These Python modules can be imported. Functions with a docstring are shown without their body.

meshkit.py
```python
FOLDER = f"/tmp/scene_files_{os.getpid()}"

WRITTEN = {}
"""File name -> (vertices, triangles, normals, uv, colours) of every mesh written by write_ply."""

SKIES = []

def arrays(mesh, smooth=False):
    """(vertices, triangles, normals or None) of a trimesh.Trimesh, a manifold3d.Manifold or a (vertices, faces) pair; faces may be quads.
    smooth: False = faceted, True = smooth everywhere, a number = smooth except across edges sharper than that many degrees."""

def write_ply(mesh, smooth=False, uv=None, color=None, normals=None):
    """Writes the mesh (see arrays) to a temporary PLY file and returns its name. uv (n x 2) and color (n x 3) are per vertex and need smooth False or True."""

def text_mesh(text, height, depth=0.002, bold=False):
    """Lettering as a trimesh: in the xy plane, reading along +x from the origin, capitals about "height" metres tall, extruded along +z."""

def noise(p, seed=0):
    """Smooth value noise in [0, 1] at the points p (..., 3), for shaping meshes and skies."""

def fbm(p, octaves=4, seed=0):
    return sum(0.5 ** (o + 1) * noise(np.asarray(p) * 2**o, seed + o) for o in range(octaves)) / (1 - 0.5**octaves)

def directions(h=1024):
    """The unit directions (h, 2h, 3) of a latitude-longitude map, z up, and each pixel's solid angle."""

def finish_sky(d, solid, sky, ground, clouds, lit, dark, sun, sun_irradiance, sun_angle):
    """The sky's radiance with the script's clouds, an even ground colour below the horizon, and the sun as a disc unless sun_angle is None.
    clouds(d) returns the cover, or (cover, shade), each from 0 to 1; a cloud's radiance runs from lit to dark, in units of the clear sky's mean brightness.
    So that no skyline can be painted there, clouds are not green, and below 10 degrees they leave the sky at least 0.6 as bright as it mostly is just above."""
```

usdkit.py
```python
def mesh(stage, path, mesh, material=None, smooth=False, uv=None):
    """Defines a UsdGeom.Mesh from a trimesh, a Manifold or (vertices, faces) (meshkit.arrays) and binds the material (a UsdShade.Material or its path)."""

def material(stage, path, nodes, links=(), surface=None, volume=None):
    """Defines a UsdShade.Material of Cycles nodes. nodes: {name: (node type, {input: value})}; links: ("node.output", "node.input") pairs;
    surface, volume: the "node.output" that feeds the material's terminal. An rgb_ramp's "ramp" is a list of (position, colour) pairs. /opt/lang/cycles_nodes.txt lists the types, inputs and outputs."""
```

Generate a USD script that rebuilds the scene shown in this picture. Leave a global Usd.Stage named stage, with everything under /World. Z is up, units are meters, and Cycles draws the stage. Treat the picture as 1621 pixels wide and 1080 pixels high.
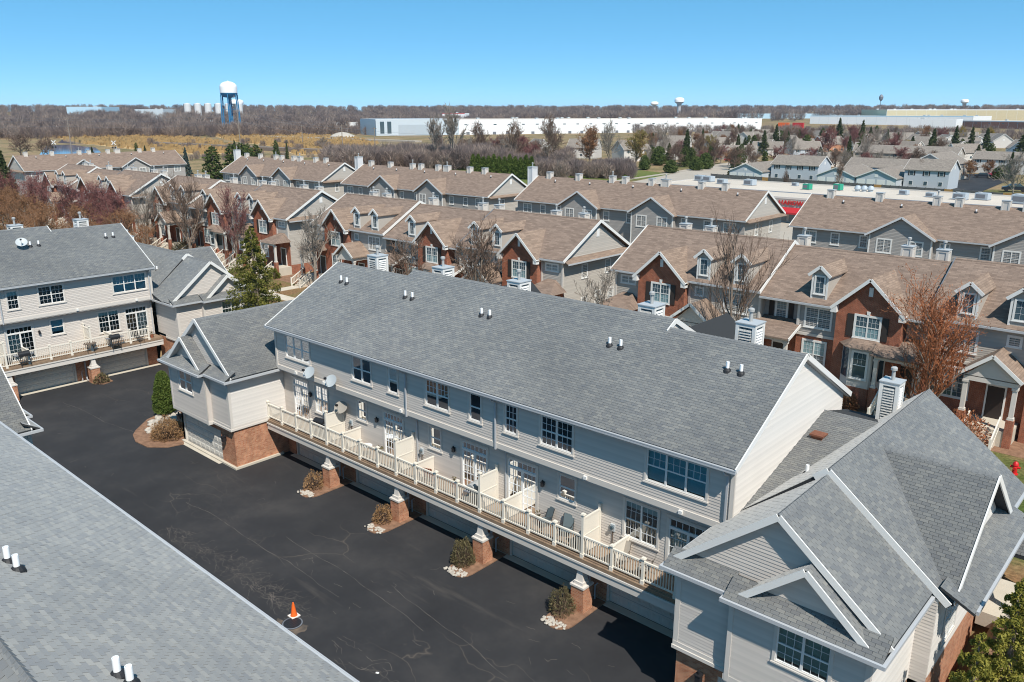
import math, random, numpy as np, usdkit, meshkit
from pxr import Usd, UsdGeom, UsdLux, UsdShade, Sdf, Gf, Vt
from shapely.geometry import Polygon, LineString, Point, box as sbox
import trimesh

stage = Usd.Stage.CreateInMemory()
UsdGeom.SetStageUpAxis(stage, UsdGeom.Tokens.z)
UsdGeom.SetStageMetersPerUnit(stage, 1.0)
W = '/World'
UsdGeom.Xform.Define(stage, W)
UsdGeom.Scope.Define(stage, W + '/Looks')
PI = math.pi
# ------------------------------------------------------------------ camera, sky, sun
CAM = np.array([46.26, -24.31, 22.6])
YAW, PITCH = math.radians(42.04), math.radians(15.75)
cam = UsdGeom.Camera.Define(stage, W + '/camera')
R3 = np.array([math.cos(YAW), math.sin(YAW), 0.0])
F3 = np.array([-math.sin(YAW) * math.cos(PITCH), math.cos(YAW) * math.cos(PITCH), -math.sin(PITCH)])
U3 = np.cross(R3, F3)
M = Gf.Matrix4d(*R3, 0, *U3, 0, *(-F3), 0, *CAM, 1)
cam.AddTransformOp().Set(M)
cam.CreateHorizontalApertureAttr(36.0)
cam.CreateVerticalApertureAttr(36.0 * 682 / 1024)
cam.CreateFocalLengthAttr(36.0 * 1290 / 1621)
cam.CreateClippingRangeAttr(Gf.Vec2f(0.5, 30000))
cam.CreateExposureAttr(0.42)
SUN = np.array([0.69, -0.365, 1.0]); SUN = SUN / np.linalg.norm(SUN)
ELEV, ROT = math.asin(SUN[2]), math.atan2(SUN[0], SUN[1])
sky_m = usdkit.material(stage, W + '/Looks/sky_light', {
    's': ('sky_texture', {'sky_type': 'single_scattering', 'sun_disc': False, 'sun_elevation': ELEV, 'sun_rotation': ROT, 'altitude': 4000.0,
                          'air_density': .3, 'aerosol_density': .02, 'ozone_density': 1.2}),
    'gm': ('gamma', {'gamma': .38}), 'h': ('hsv', {'hue': .484, 'saturation': 2.15, 'value': 2.95}), 'b': ('background_shader', {'strength': .14})}, [('s.color', 'gm.color'), ('gm.color', 'h.color'), ('h.color', 'b.color')], surface='b.background')
dome = UsdLux.DomeLight.Define(stage, W + '/sky')
UsdShade.MaterialBindingAPI.Apply(dome.GetPrim()).Bind(sky_m)
sun = UsdLux.DistantLight.Define(stage, W + '/sun')
sun.CreateNormalizeAttr(True); sun.CreateIntensityAttr(1.1); sun.CreateAngleAttr(0.5); sun.CreateColorAttr(Gf.Vec3f(1.0, 0.955, 0.88))
_x = np.cross([0, 0, 1.0], SUN); _x /= np.linalg.norm(_x); _y = np.cross(SUN, _x)
sun.AddTransformOp().Set(Gf.Matrix4d(*_x, 0, *_y, 0, *SUN, 0, 0, 0, 100, 1))
dome.GetPrim().SetCustomDataByKey('kind', 'structure')

# ------------------------------------------------------------------ helpers: names, prims
_used = {}
def numbered(parent, name):
    k = (parent, name); n = _used.get(k, 0); _used[k] = n + 1
    return name if n == 0 else '%s_%03d' % (name, n)
def path_of(p): return p if isinstance(p, str) else str((p.GetPrim() if hasattr(p, 'GetPrim') else p).GetPath())
def tag(o, label=None, cat=None, group=None, kind=None):
    p = o.GetPrim() if hasattr(o, 'GetPrim') else o
    for k, v in (('label', label), ('category', cat), ('group', group), ('kind', kind)):
        if v: p.SetCustomDataByKey(k, v)
    return p
def xf(x, loc, rz=0, sc=None):
    x.AddTranslateOp().Set(Gf.Vec3d(*map(float, loc)))
    if rz: x.AddRotateZOp().Set(float(rz))
    if sc is not None: x.AddScaleOp().Set(Gf.Vec3f(*( (sc,) * 3 if np.ndim(sc) == 0 else sc)))
def thing(name, label, cat, loc=(0, 0, 0), rz=0, group=None, sc=None):
    x = UsdGeom.Xform.Define(stage, W + '/' + numbered(W, name)); xf(x, loc, rz, sc)
    return tag(x, label, cat, group)
def dup(root, loc, rz=0, label=None, group=None, sc=None):
    was = root.GetCustomData(); base = root.GetName()
    if base[-4:-3] == '_' and base[-3:].isdigit(): base = base[:-4]
    x = UsdGeom.Xform.Define(stage, W + '/' + numbered(W, base))
    x.GetPrim().GetReferences().AddInternalReference(root.GetPath())
    x.ClearXformOpOrder()
    a = UsdGeom.Xformable(x)
    t = a.AddTranslateOp(UsdGeom.XformOp.PrecisionDouble, 'c'); t.Set(Gf.Vec3d(*map(float, loc)))
    r = a.AddRotateZOp(UsdGeom.XformOp.PrecisionFloat, 'c'); r.Set(float(rz))
    s3 = (1, 1, 1) if sc is None else ((sc,) * 3 if np.ndim(sc) == 0 else sc)
    s = a.AddScaleOp(UsdGeom.XformOp.PrecisionFloat, 'c'); s.Set(Gf.Vec3f(*map(float, s3)))
    a.SetXformOpOrder([t, r, s])
    x.GetPrim().SetInstanceable(True)
    return tag(x, label or was.get('label'), was.get('category'), group or was.get('group'))

class MB:
    def __init__(s): s.v, s.f, s.n, s.r = [], [], 0, []
    def add(s, v, f, r=None):
        v = np.asarray(v, float); f = np.asarray(f, int)
        if len(v) == 0: return s
        if f.ndim == 2 and f.shape[1] == 4: f = np.vstack([f[:, [0, 1, 2]], f[:, [0, 2, 3]]])
        s.v.append(v); s.f.append(f + s.n); s.n += len(v); s.r.append(np.zeros(len(v)) if r is None else np.asarray(r, float)); return s
    def box(s, x0, x1, y0, y1, z0, z1, fr=None):
        x0, x1 = min(x0, x1), max(x0, x1); y0, y1 = min(y0, y1), max(y0, y1)
        v = np.array([(x, y, z) for z in (z0, z1) for y in (y0, y1) for x in (x0, x1)], float)
        f = [(0, 2, 3, 1), (4, 5, 7, 6), (0, 1, 5, 4), (2, 6, 7, 3), (0, 4, 6, 2), (1, 3, 7, 5)]
        if fr is not None: v = fr(v)
        return s.add(v, f)
    def beam(s, p0, p1, w, h, up=(0, 0, 1), drop=0.0):
        p0, p1 = np.array(p0, float), np.array(p1, float); d = p1 - p0; L = np.linalg.norm(d); d /= L
        side = np.cross(d, up); side /= np.linalg.norm(side); u = np.cross(side, d)
        v = [p + side * a * w / 2 + u * (b * h / 2 - drop) for p in (p0, p1) for a, b in ((-1, -1), (1, -1), (1, 1), (-1, 1))]
        return s.add(v, [(0, 1, 2, 3), (7, 6, 5, 4), (0, 4, 5, 1), (1, 5, 6, 2), (2, 6, 7, 3), (3, 7, 4, 0)])
    def tube(s, pts, r, n=6, cap=True):
        pts = np.array(pts, float); m = len(pts); r = np.broadcast_to(r, m)
        d = np.gradient(pts, axis=0); d /= np.linalg.norm(d, axis=1)[:, None] + 1e-9
        V = []
        for i in range(m):
            a = np.cross(d[i], (0, 0, 1.0) if abs(d[i][2]) < .9 else (1.0, 0, 0)); a /= np.linalg.norm(a); b = np.cross(d[i], a)
            t = np.arange(n) * 2 * PI / n
            V.append(pts[i] + r[i] * (np.cos(t)[:, None] * a + np.sin(t)[:, None] * b))
        V = np.concatenate(V); F = []
        for i in range(m - 1):
            for k in range(n): F.append((i * n + k, i * n + (k + 1) % n, (i + 1) * n + (k + 1) % n, (i + 1) * n + k))
        F = [t for q in F for t in ((q[0], q[1], q[2]), (q[0], q[2], q[3]))]
        if cap:
            for k in range(1, n - 1): F.append((0, k + 1, k)); o = (m - 1) * n; F.append((o, o + k, o + k + 1))
        return s.add(V, F)
    def lathe(s, prof, n=16, c=(0, 0, 0)):
        t = np.arange(n) * 2 * PI / n; V = np.concatenate([np.stack([c[0] + r * np.cos(t), c[1] + r * np.sin(t), np.full(n, c[2] + z)], 1) for r, z in prof]); F = []
        for i in range(len(prof) - 1):
            for k in range(n): F.append((i * n + k, i * n + (k + 1) % n, (i + 1) * n + (k + 1) % n, (i + 1) * n + k))
        F = [t for q in F for t in ((q[0], q[1], q[2]), (q[0], q[2], q[3]))]
        for k in range(1, n - 1): F.append((0, k + 1, k)); o = (len(prof) - 1) * n; F.append((o, o + k, o + k + 1))
        return s.add(V, F)
    def prism(s, top, vec):
        """convex polygon swept by vec"""
        a = np.array(top, float); b = a + np.array(vec, float); m = len(a)
        F = [(0, k, k + 1) for k in range(1, m - 1)] + [(m, m + k + 1, m + k) for k in range(1, m - 1)]
        for k in range(m): j = (k + 1) % m; F += [(k, m + k, m + j), (k, m + j, j)]
        return s.add(np.vstack([a, b]), F)
    def quad(s, a, b, c, d): return s.add([a, b, c, d], [(0, 1, 2), (0, 2, 3)])
    def build(s, name, mat, parent=None, smooth=False, kind=None, label=None, cat=None, group=None):
        if not s.v: return None
        par = W if parent is None else path_of(parent)
        p = par + '/' + numbered(par, name)
        m = usdkit.mesh(stage, p, (np.vstack(s.v), np.vstack(s.f)), MAT[mat], smooth=smooth)
        rr_ = np.concatenate(s.r)
        if rr_.any(): UsdGeom.PrimvarsAPI(m).CreatePrimvar('rnd', Sdf.ValueTypeNames.FloatArray, 'vertex').Set(Vt.FloatArray.FromNumpy(rr_.astype(np.float32)))
        return tag(m, label, cat, group, kind)
    def arrays(s): return np.vstack(s.v), np.vstack(s.f)

class Pieces:
    """like MB, but every beam or box becomes a part of its own"""
    def __init__(s, name, mat, parent): s.a = (name, mat, parent); s.k = 0
    def beam(s, p0, p1, w, h, **k):
        s.k += 1; d = np.array(p1, float) - np.array(p0, float); o = np.array([0, (s.k % 5) * .0025, 0]) if abs(d[0]) > abs(d[1]) else np.array([(s.k % 5) * .0025, 0, 0])
        MB().beam(np.array(p0, float) + o, np.array(p1, float) + o, w, h).build(*s.a)
    def box(s, *a): MB().box(*a).build(*s.a)
# ------------------------------------------------------------------ materials
MAT = {}
def plain(name, col, rough=.6, spec=.4, metallic=0.0, n=None, bump=None, coord='object'):
    """n = (second colour, scale, detail): mottled by noise; bump = (scale, distance)"""
    nodes = {'p': ('principled_bsdf', {'base_color': col, 'roughness': rough, 'specular_ior_level': spec, 'metallic': metallic})}
    links = []
    if n or bump:
        nodes['g'] = ('texture_coordinate', {}) if coord == 'object' else ('geometry', {})
        src = 'g.object' if coord == 'object' else 'g.position'
    if n:
        nodes['n'] = ('noise_texture', {'scale': n[1], 'detail': n[2], 'roughness': .6}); nodes['r'] = ('rgb_ramp', {'ramp': [(.3, col), (.7, n[0])]})
        links += [(src, 'n.vector'), ('n.fac', 'r.fac'), ('r.color', 'p.base_color')]
    if bump:
        nodes['bn'] = ('noise_texture', {'scale': bump[0], 'detail': 3.0}); nodes['b'] = ('bump', {'distance': bump[1], 'strength': .7})
        links += [(src, 'bn.vector'), ('bn.fac', 'b.height'), ('b.normal', 'p.normal')]
    MAT[name] = usdkit.material(stage, W + '/Looks/' + name, nodes, links, surface='p.BSDF')
def shingle_mat(name, ramp, blotch=.28):
    MAT[name] = usdkit.material(stage, W + '/Looks/' + name, {
        'g': ('attribute', {'attribute': 'rnd'}), 't': ('texture_coordinate', {}),
        'n': ('noise_texture', {'scale': 1.1, 'detail': 4.0, 'roughness': .65}), 'big': ('noise_texture', {'scale': .22, 'detail': 3.0}),
        'fine': ('noise_texture', {'scale': 60.0, 'detail': 2.0}),
        'm1': ('mix_float', {'fac': blotch}), 'r': ('rgb_ramp', {'ramp': ramp}),
        'mr': ('map_range', {'from_min': .3, 'from_max': .7, 'to_min': .88, 'to_max': 1.12}), 'h': ('hsv', {}),
        'b': ('bump', {'distance': .004, 'strength': .5}), 'p': ('principled_bsdf', {'roughness': .62, 'specular_ior_level': .5, 'diffuse_roughness': 1.0, 'sheen_weight': .32, 'sheen_roughness': .55, 'sheen_tint': (.92, .92, .90)})},
        [('t.object', 'n.vector'), ('t.object', 'big.vector'), ('t.object', 'fine.vector'),
         ('g.fac', 'm1.a'), ('n.fac', 'm1.b'), ('m1.result', 'r.fac'), ('big.fac', 'mr.value'), ('mr.result', 'h.value'), ('r.color', 'h.color'), ('h.color', 'p.base_color'),
         ('fine.fac', 'b.height'), ('b.normal', 'p.normal')], surface='p.BSDF')
shingle_mat('grey_shingle', [(.03, (.105, .107, .111)), (.35, (.136, .136, .132)), (.65, (.154, .153, .145)), (.97, (.20, .194, .175))])
plain('roof_underlay', (.028, .03, .032), .95)
plain('ridge_shingle', (.14, .147, .152), .9, .2, n=((.20, .20, .195), 6.0, 3.0))
def brick_mat(name, c1, c2, mortar, axis='wall', w=.215, h=.075, ms=.007, big=None, bump=True, rough=.85, squash=0.5, lo=.8):
    nodes = {'t': ('texture_coordinate', {}), 's': ('separate_xyz', {}), 'c': ('combine_xyz', {}), 'a': ('math', {'math_type': 'add'}),
             'k': ('brick_texture', {'scale': 1.0, 'color1': c1, 'color2': c2, 'mortar': mortar, 'mortar_size': ms, 'mortar_smooth': .2, 'brick_width': w, 'row_height': h, 'bias': 0.0, 'offset': squash}),
             'n': ('noise_texture', {'scale': 2.0, 'detail': 4.0}), 'mr': ('map_range', {'from_min': .3, 'from_max': .7, 'to_min': lo, 'to_max': 2 - lo}), 'h': ('hsv', {}),
             'p': ('principled_bsdf', {'roughness': rough, 'specular_ior_level': .3})}
    links = [('t.object', 's.vector'), ('c.vector', 'k.vector'), ('t.object', 'n.vector'), ('n.fac', 'mr.value'), ('mr.result', 'h.value'), ('k.color', 'h.color'), ('h.color', 'p.base_color')]
    if axis == 'wall': links += [('s.x', 'a.value1'), ('s.y', 'a.value2'), ('a.value', 'c.x'), ('s.z', 'c.y')]
    elif axis == 'x': nodes['a'] = ('math', {'math_type': 'multiply', 'value2': 1.153}); links += [('s.y', 'a.value1'), ('s.x', 'c.x'), ('a.value', 'c.y')]
    else: nodes['a'] = ('math', {'math_type': 'multiply', 'value2': 1.25}); links += [('s.x', 'a.value1'), ('s.y', 'c.x'), ('a.value', 'c.y')]
    if bump:
        nodes['b'] = ('bump', {'distance': .012, 'strength': .6, 'invert': True}); links += [('k.fac', 'b.height'), ('b.normal', 'p.normal')]
    MAT[name] = usdkit.material(stage, W + '/Looks/' + name, nodes, links, surface='p.BSDF')
brick_mat('brick_orange', (.36, .125, .058), (.50, .235, .125), (.43, .33, .25))
brick_mat('brick_red', (.33, .105, .055), (.245, .075, .042), (.36, .24, .17), ms=.007)
brick_mat('brown_shingle_x', (.262, .190, .146), (.178, .127, .098), (.135, .098, .078), 'x', w=.62, h=.15, ms=.008, rough=.92, lo=.91)
brick_mat('brown_shingle_y', (.29, .21, .157), (.205, .147, .110), (.155, .112, .086), 'y', w=.62, h=.15, ms=.008, rough=.92, lo=.91)
brick_mat('far_shingle', (.25, .215, .18), (.20, .17, .145), (.18, .155, .13), 'x', w=.9, h=.2, ms=.008, rough=.92, bump=False)
def siding_mat(name, c):
    lo, hi = tuple(v * .90 for v in c), tuple(min(v * 1.07, .9) for v in c)
    MAT[name] = usdkit.material(stage, W + '/Looks/' + name, {'a': ('attribute', {'attribute': 'rnd'}), 't': ('texture_coordinate', {}), 'n': ('noise_texture', {'scale': .7, 'detail': 5.0, 'roughness': .65}), 'mf': ('mix_float', {'fac': .4}),
        'r': ('rgb_ramp', {'ramp': [(.1, lo), (.9, hi)]}), 'p': ('principled_bsdf', {'roughness': .55, 'specular_ior_level': .35})},
        [('t.object', 'n.vector'), ('a.fac', 'mf.a'), ('n.fac', 'mf.b'), ('mf.result', 'r.fac'), ('r.color', 'p.base_color')], surface='p.BSDF')
for nm, c in (('siding_beige', (.58, .525, .47)), ('siding_white', (.66, .62, .57)), ('siding_taupe', (.35, .325, .30)), ('siding_tan', (.45, .41, .36)), ('siding_blue', (.50, .535, .57))): siding_mat(nm, c)
plain('trim_beige', (.60, .555, .50), .5, .4)
plain('trim_white', (.72, .705, .67), .45, .45)
plain('trim_grey', (.60, .60, .60), .45, .45)
plain('gutter', (.43, .44, .45), .4, .5)
plain('dish_grey', (.40, .43, .44), .5)
plain('blind_green', (.30, .44, .40), .7)
plain('gutter_dark', (.16, .17, .19), .5, .4)
plain('vinyl', (.72, .665, .57), .45, .45)
plain('soffit', (.50, .46, .42), .7)
plain('deck', (.27, .19, .125), .8, .2, n=((.19, .13, .09), 4.0, 4.0))
plain('garage_white', (.56, .53, .475), .5, .4)
plain('pipe_white', (.86, .86, .85), .35, .5)
plain('boot_black', (.02, .02, .022), .6)
plain('blind', (.66, .78, .78), .7)
plain('blind_white', (.74, .74, .70), .7)
plain('curtain_blue', (.34, .60, .70), .8)
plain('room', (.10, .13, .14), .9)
plain('metal_grey', (.36, .36, .35), .55, .4)
plain('metal_cap', (.40, .42, .43), .6, .4)
plain('black_metal', (.018, .018, .02), .45, .5)
plain('brown_metal', (.12, .09, .07), .6)
plain('sling_grey', (.30, .27, .23), .8)
plain('red_wood', (.30, .10, .05), .7)
plain('rust', (.22, .09, .05), .8, n=((.14, .05, .03), 9.0, 3.0))
plain('concrete', (.46, .41, .33), .85, .3, n=((.54, .485, .40), .7, 5.0), bump=(14.0, .01))
plain('sidewalk', (.50, .43, .34), .85, .3, n=((.58, .51, .41), .5, 5.0))
plain('shutter', (.035, .028, .025), .6)
plain('door_dark', (.03, .022, .02), .4)
plain('orange', (.75, .13, .02), .5)
plain('cone_white', (.75, .68, .62), .6)
plain('hydrant_red', (.55, .015, .015), .4, .5)
plain('mulch', (.30, .175, .11), .95, .2, n=((.17, .095, .06), 3.0, 6.0), bump=(26.0, .05))
plain('stone_white', (.50, .45, .38), .85, n=((.36, .32, .27), 3.0, 3.0))
plain('bark', (.16, .125, .10), .9, .2, n=((.24, .19, .15), 5.0, 3.0))
plain('bark_grey', (.20, .165, .135), .9, .2, n=((.29, .25, .21), 3.0, 3.0))
plain('twig_brown', (.17, .115, .085), .9, .2)
plain('twig_red', (.20, .095, .085), .9, .2)
plain('twig_rust', (.23, .13, .075), .9, .2)
plain('twig_orange', (.34, .125, .055), .9, .2)
plain('twig_tan', (.30, .19, .09), .9, .2)
def leaf_mat(name, c1, c2, tr=.25):
    MAT[name] = usdkit.material(stage, W + '/Looks/' + name, {
        'g': ('attribute', {'attribute': 'rnd'}), 'r': ('rgb_ramp', {'ramp': [(0, c1), (1, c2)]}), 'd': ('principled_bsdf', {'roughness': .7, 'specular_ior_level': .25}),
        't': ('translucent_bsdf', {}), 'm': ('mix_closure', {'fac': tr})},
        [('g.fac', 'r.fac'), ('r.color', 'd.base_color'), ('r.color', 't.color'), ('d.BSDF', 'm.closure1'), ('t.BSDF', 'm.closure2')], surface='m.closure')
leaf_mat('pine_olive', (.07, .085, .014), (.24, .215, .045))
leaf_mat('spruce_yellow', (.11, .12, .018), (.36, .315, .06))
leaf_mat('pine_dark', (.035, .055, .022), (.10, .12, .042))
leaf_mat('pine_green', (.045, .075, .02), (.13, .16, .042))
leaf_mat('pine_blue', (.045, .075, .07), (.09, .125, .11))
leaf_mat('arbor', (.045, .085, .014), (.14, .18, .035))
leaf_mat('arbor_olive', (.07, .085, .012), (.15, .15, .025))
leaf_mat('shrub_olive', (.085, .075, .035), (.19, .155, .075))
leaf_mat('shrub_tan', (.24, .135, .06), (.40, .245, .12))
leaf_mat('leaf_yellow', (.22, .16, .02), (.38, .28, .04))
leaf_mat('leaf_willow', (.17, .145, .04), (.28, .225, .075))
leaf_mat('bud_red', (.13, .045, .043), (.27, .105, .09))
leaf_mat('bud_rust', (.19, .085, .04), (.33, .17, .08))
leaf_mat('bud_orange', (.30, .10, .04), (.46, .20, .10))
leaf_mat('far_twig', (.20, .145, .12), (.42, .33, .27), .3)
leaf_mat('far_twig_dark', (.14, .105, .10), (.29, .225, .195), .3)
leaf_mat('reed', (.38, .25, .11), (.60, .44, .23), .15)
leaf_mat('grass', (.055, .075, .015), (.12, .14, .03), .2)
# glass: clear from straight on, mirror at a slant
MAT['glass'] = usdkit.material(stage, W + '/Looks/glass', {
    'f': ('fresnel', {'IOR': 1.45}), 't': ('transparent_bsdf', {'color': (.80, .88, .88)}), 'g': ('glossy_bsdf', {'color': (.95, .97, 1.0), 'roughness': .02}), 'm': ('mix_closure', {})},
    [('f.fac', 'm.fac'), ('t.BSDF', 'm.closure1'), ('g.BSDF', 'm.closure2')], surface='m.closure')
plain('glass_dark', (.06, .095, .115), .06, .9)
plain('glass_blind', (.20, .31, .33), .12, .8)
plain('muntin', (.66, .68, .69), .5)
# ------------------------------------------------------------------ walls, windows
def face(axis, c, sign):
    """frame of a wall: (u, d, z) -> (x, y, z) with d outward"""
    def fr(v):
        v = np.asarray(v, float).reshape(-1, 3); o = np.empty_like(v)
        if axis == 'y': o[:, 0] = v[:, 0]; o[:, 1] = c + sign * v[:, 1]
        else: o[:, 1] = v[:, 0]; o[:, 0] = c + sign * v[:, 1]
        o[:, 2] = v[:, 2]; return o
    return fr
def spans(poly, v, lo=-200, hi=200):
    g = poly.intersection(LineString([(lo, v), (hi, v)]))
    out = []
    for q in getattr(g, 'geoms', [g]):
        if q.geom_type == 'LineString' and q.length > 1e-3: xs = [c[0] for c in q.coords]; out.append((min(xs), max(xs)))
    return out
def siding(mb, fr, poly, holes=(), ex=.135, deep=.021):
    """lapped boards, each wedge a real course"""
    P = Polygon(poly) if not isinstance(poly, Polygon) else poly
    for h in holes: P = P.difference(sbox(*h))
    z0, z1 = P.bounds[1], P.bounds[3]; k = 0
    while z0 + k * ex < z1:
        a, b = z0 + k * ex, min(z0 + (k + 1) * ex, z1)
        for u0, u1 in spans(P, (a + b) / 2):
            v = fr([(u0, deep, a), (u1, deep, a), (u1, .003, b), (u0, .003, b), (u0, -.01, a), (u1, -.01, a), (u0, -.01, b), (u1, -.01, b)])
            mb.add(v, [(0, 1, 2, 3), (4, 5, 1, 0), (4, 0, 3, 6), (1, 5, 7, 2)], np.full(8, .02 + .96 * ((k * .618034 + .37 * (u0 % 1)) % 1)))
        k += 1
def wall_sheet(mb, fr, poly, holes=(), th=.1):
    P = Polygon(poly)
    for h in holes: P = P.difference(sbox(*h))
    for g in getattr(P, 'geoms', [P]):
        m = trimesh.creation.extrude_polygon(g, th, engine='earcut'); v = np.array(m.vertices)
        mb.add(fr(np.stack([v[:, 0], v[:, 2] - th, v[:, 1]], 1)), m.faces)
def window(parent, fr, u0, u1, z0, z1, n=1, sash=True, grid='top', cas=.11, blind=None, cmat='trim_beige', simple=False, name='window', glass='glass', sill=True, seed=0, back=.5, sd='trim_white'):
    """casing + white sashes; panes, muntins, blinds and the dark room behind are its pieces"""
    b = MB(); c = cas
    for a in ((u0, u0 + c, z0, z1), (u1 - c, u1, z0, z1), (u0 + c, u1 - c, z1 - c, z1), (u0 + c, u1 - c, z0, z0 + c * .8)): b.box(a[0], a[1], -.05, .05, a[2], a[3], fr)
    if sill: b.box(u0 - .03, u1 + .03, .0, .08, z0 - .03, z0 + .03, fr)
    w = b.build(name, cmat, parent)
    s = MB(); mu = MB(); iu0, iu1, iz0, iz1 = u0 + c, u1 - c, z0 + c * .8, z1 - c; lw = (iu1 - iu0) / n; t = .042
    dp = -.02 if not simple else .015
    zm = iz0 + (iz1 - iz0) * .5
    for i in range(n):
        a0, a1 = iu0 + i * lw, iu0 + (i + 1) * lw
        for q in ((a0, a0 + t, iz0, iz1), (a1 - t, a1, iz0, iz1), (a0 + t, a1 - t, iz1 - t, iz1), (a0 + t, a1 - t, iz0, iz0 + t)): s.box(q[0], q[1], dp - .03, dp + .035, q[2], q[3], fr)
        if sash: s.box(a0 + t, a1 - t, dp - .03, dp + .03, zm - .025, zm + .025, fr)
        for lev, (p0, p1) in enumerate(((iz0 + t, zm - .025), (zm + .025, iz1 - t)) if sash else ((iz0 + t, iz1 - t),)):
            if not simple or p1 - p0 > .1:
                MB().box(a0 + t, a1 - t, dp - .012, dp - .004, p0, p1, fr).build('pane', 'glass_blind' if glass == 'glass_dark' and math.sin(u0 * 91.7 + z0 * 37.1 + (0 if lev else 2.2)) > (.1 if lev else .75) else glass, w)
            if grid == 'full' or (grid == 'top' and lev == 1 or grid == 'top' and not sash):
                nc = max(2, round((a1 - a0) / .3)); nr = max(2, round((p1 - p0) / .36))
                for k in range(1, nc): x = a0 + t + (a1 - a0 - 2 * t) * k / nc; mu.box(x - .006, x + .006, dp - .003, dp + .012, p0, p1, fr)
                for k in range(1, nr): z = p0 + (p1 - p0) * k / nr; mu.box(a0 + t, a1 - t, dp - .002, dp + .011, z - .006, z + .006, fr)
    s.build('sash', sd, w); mu.build('muntins', 'muntin', w)
    if not simple:
        r = MB()
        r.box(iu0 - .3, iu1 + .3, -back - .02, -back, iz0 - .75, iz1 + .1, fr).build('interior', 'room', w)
        if blind:
            bm, lo = blind
            bl = MB(); z = iz1
            zz = iz0 + (iz1 - iz0) * (1 - lo); k = 0
            while z - .06 > zz: bl.box(iu0, iu1, -.115 - (k % 2) * .012, -.105, z - .06, z, fr); z -= .06; k += 1
            bl.build('blind', bm, w)
    return w
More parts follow.
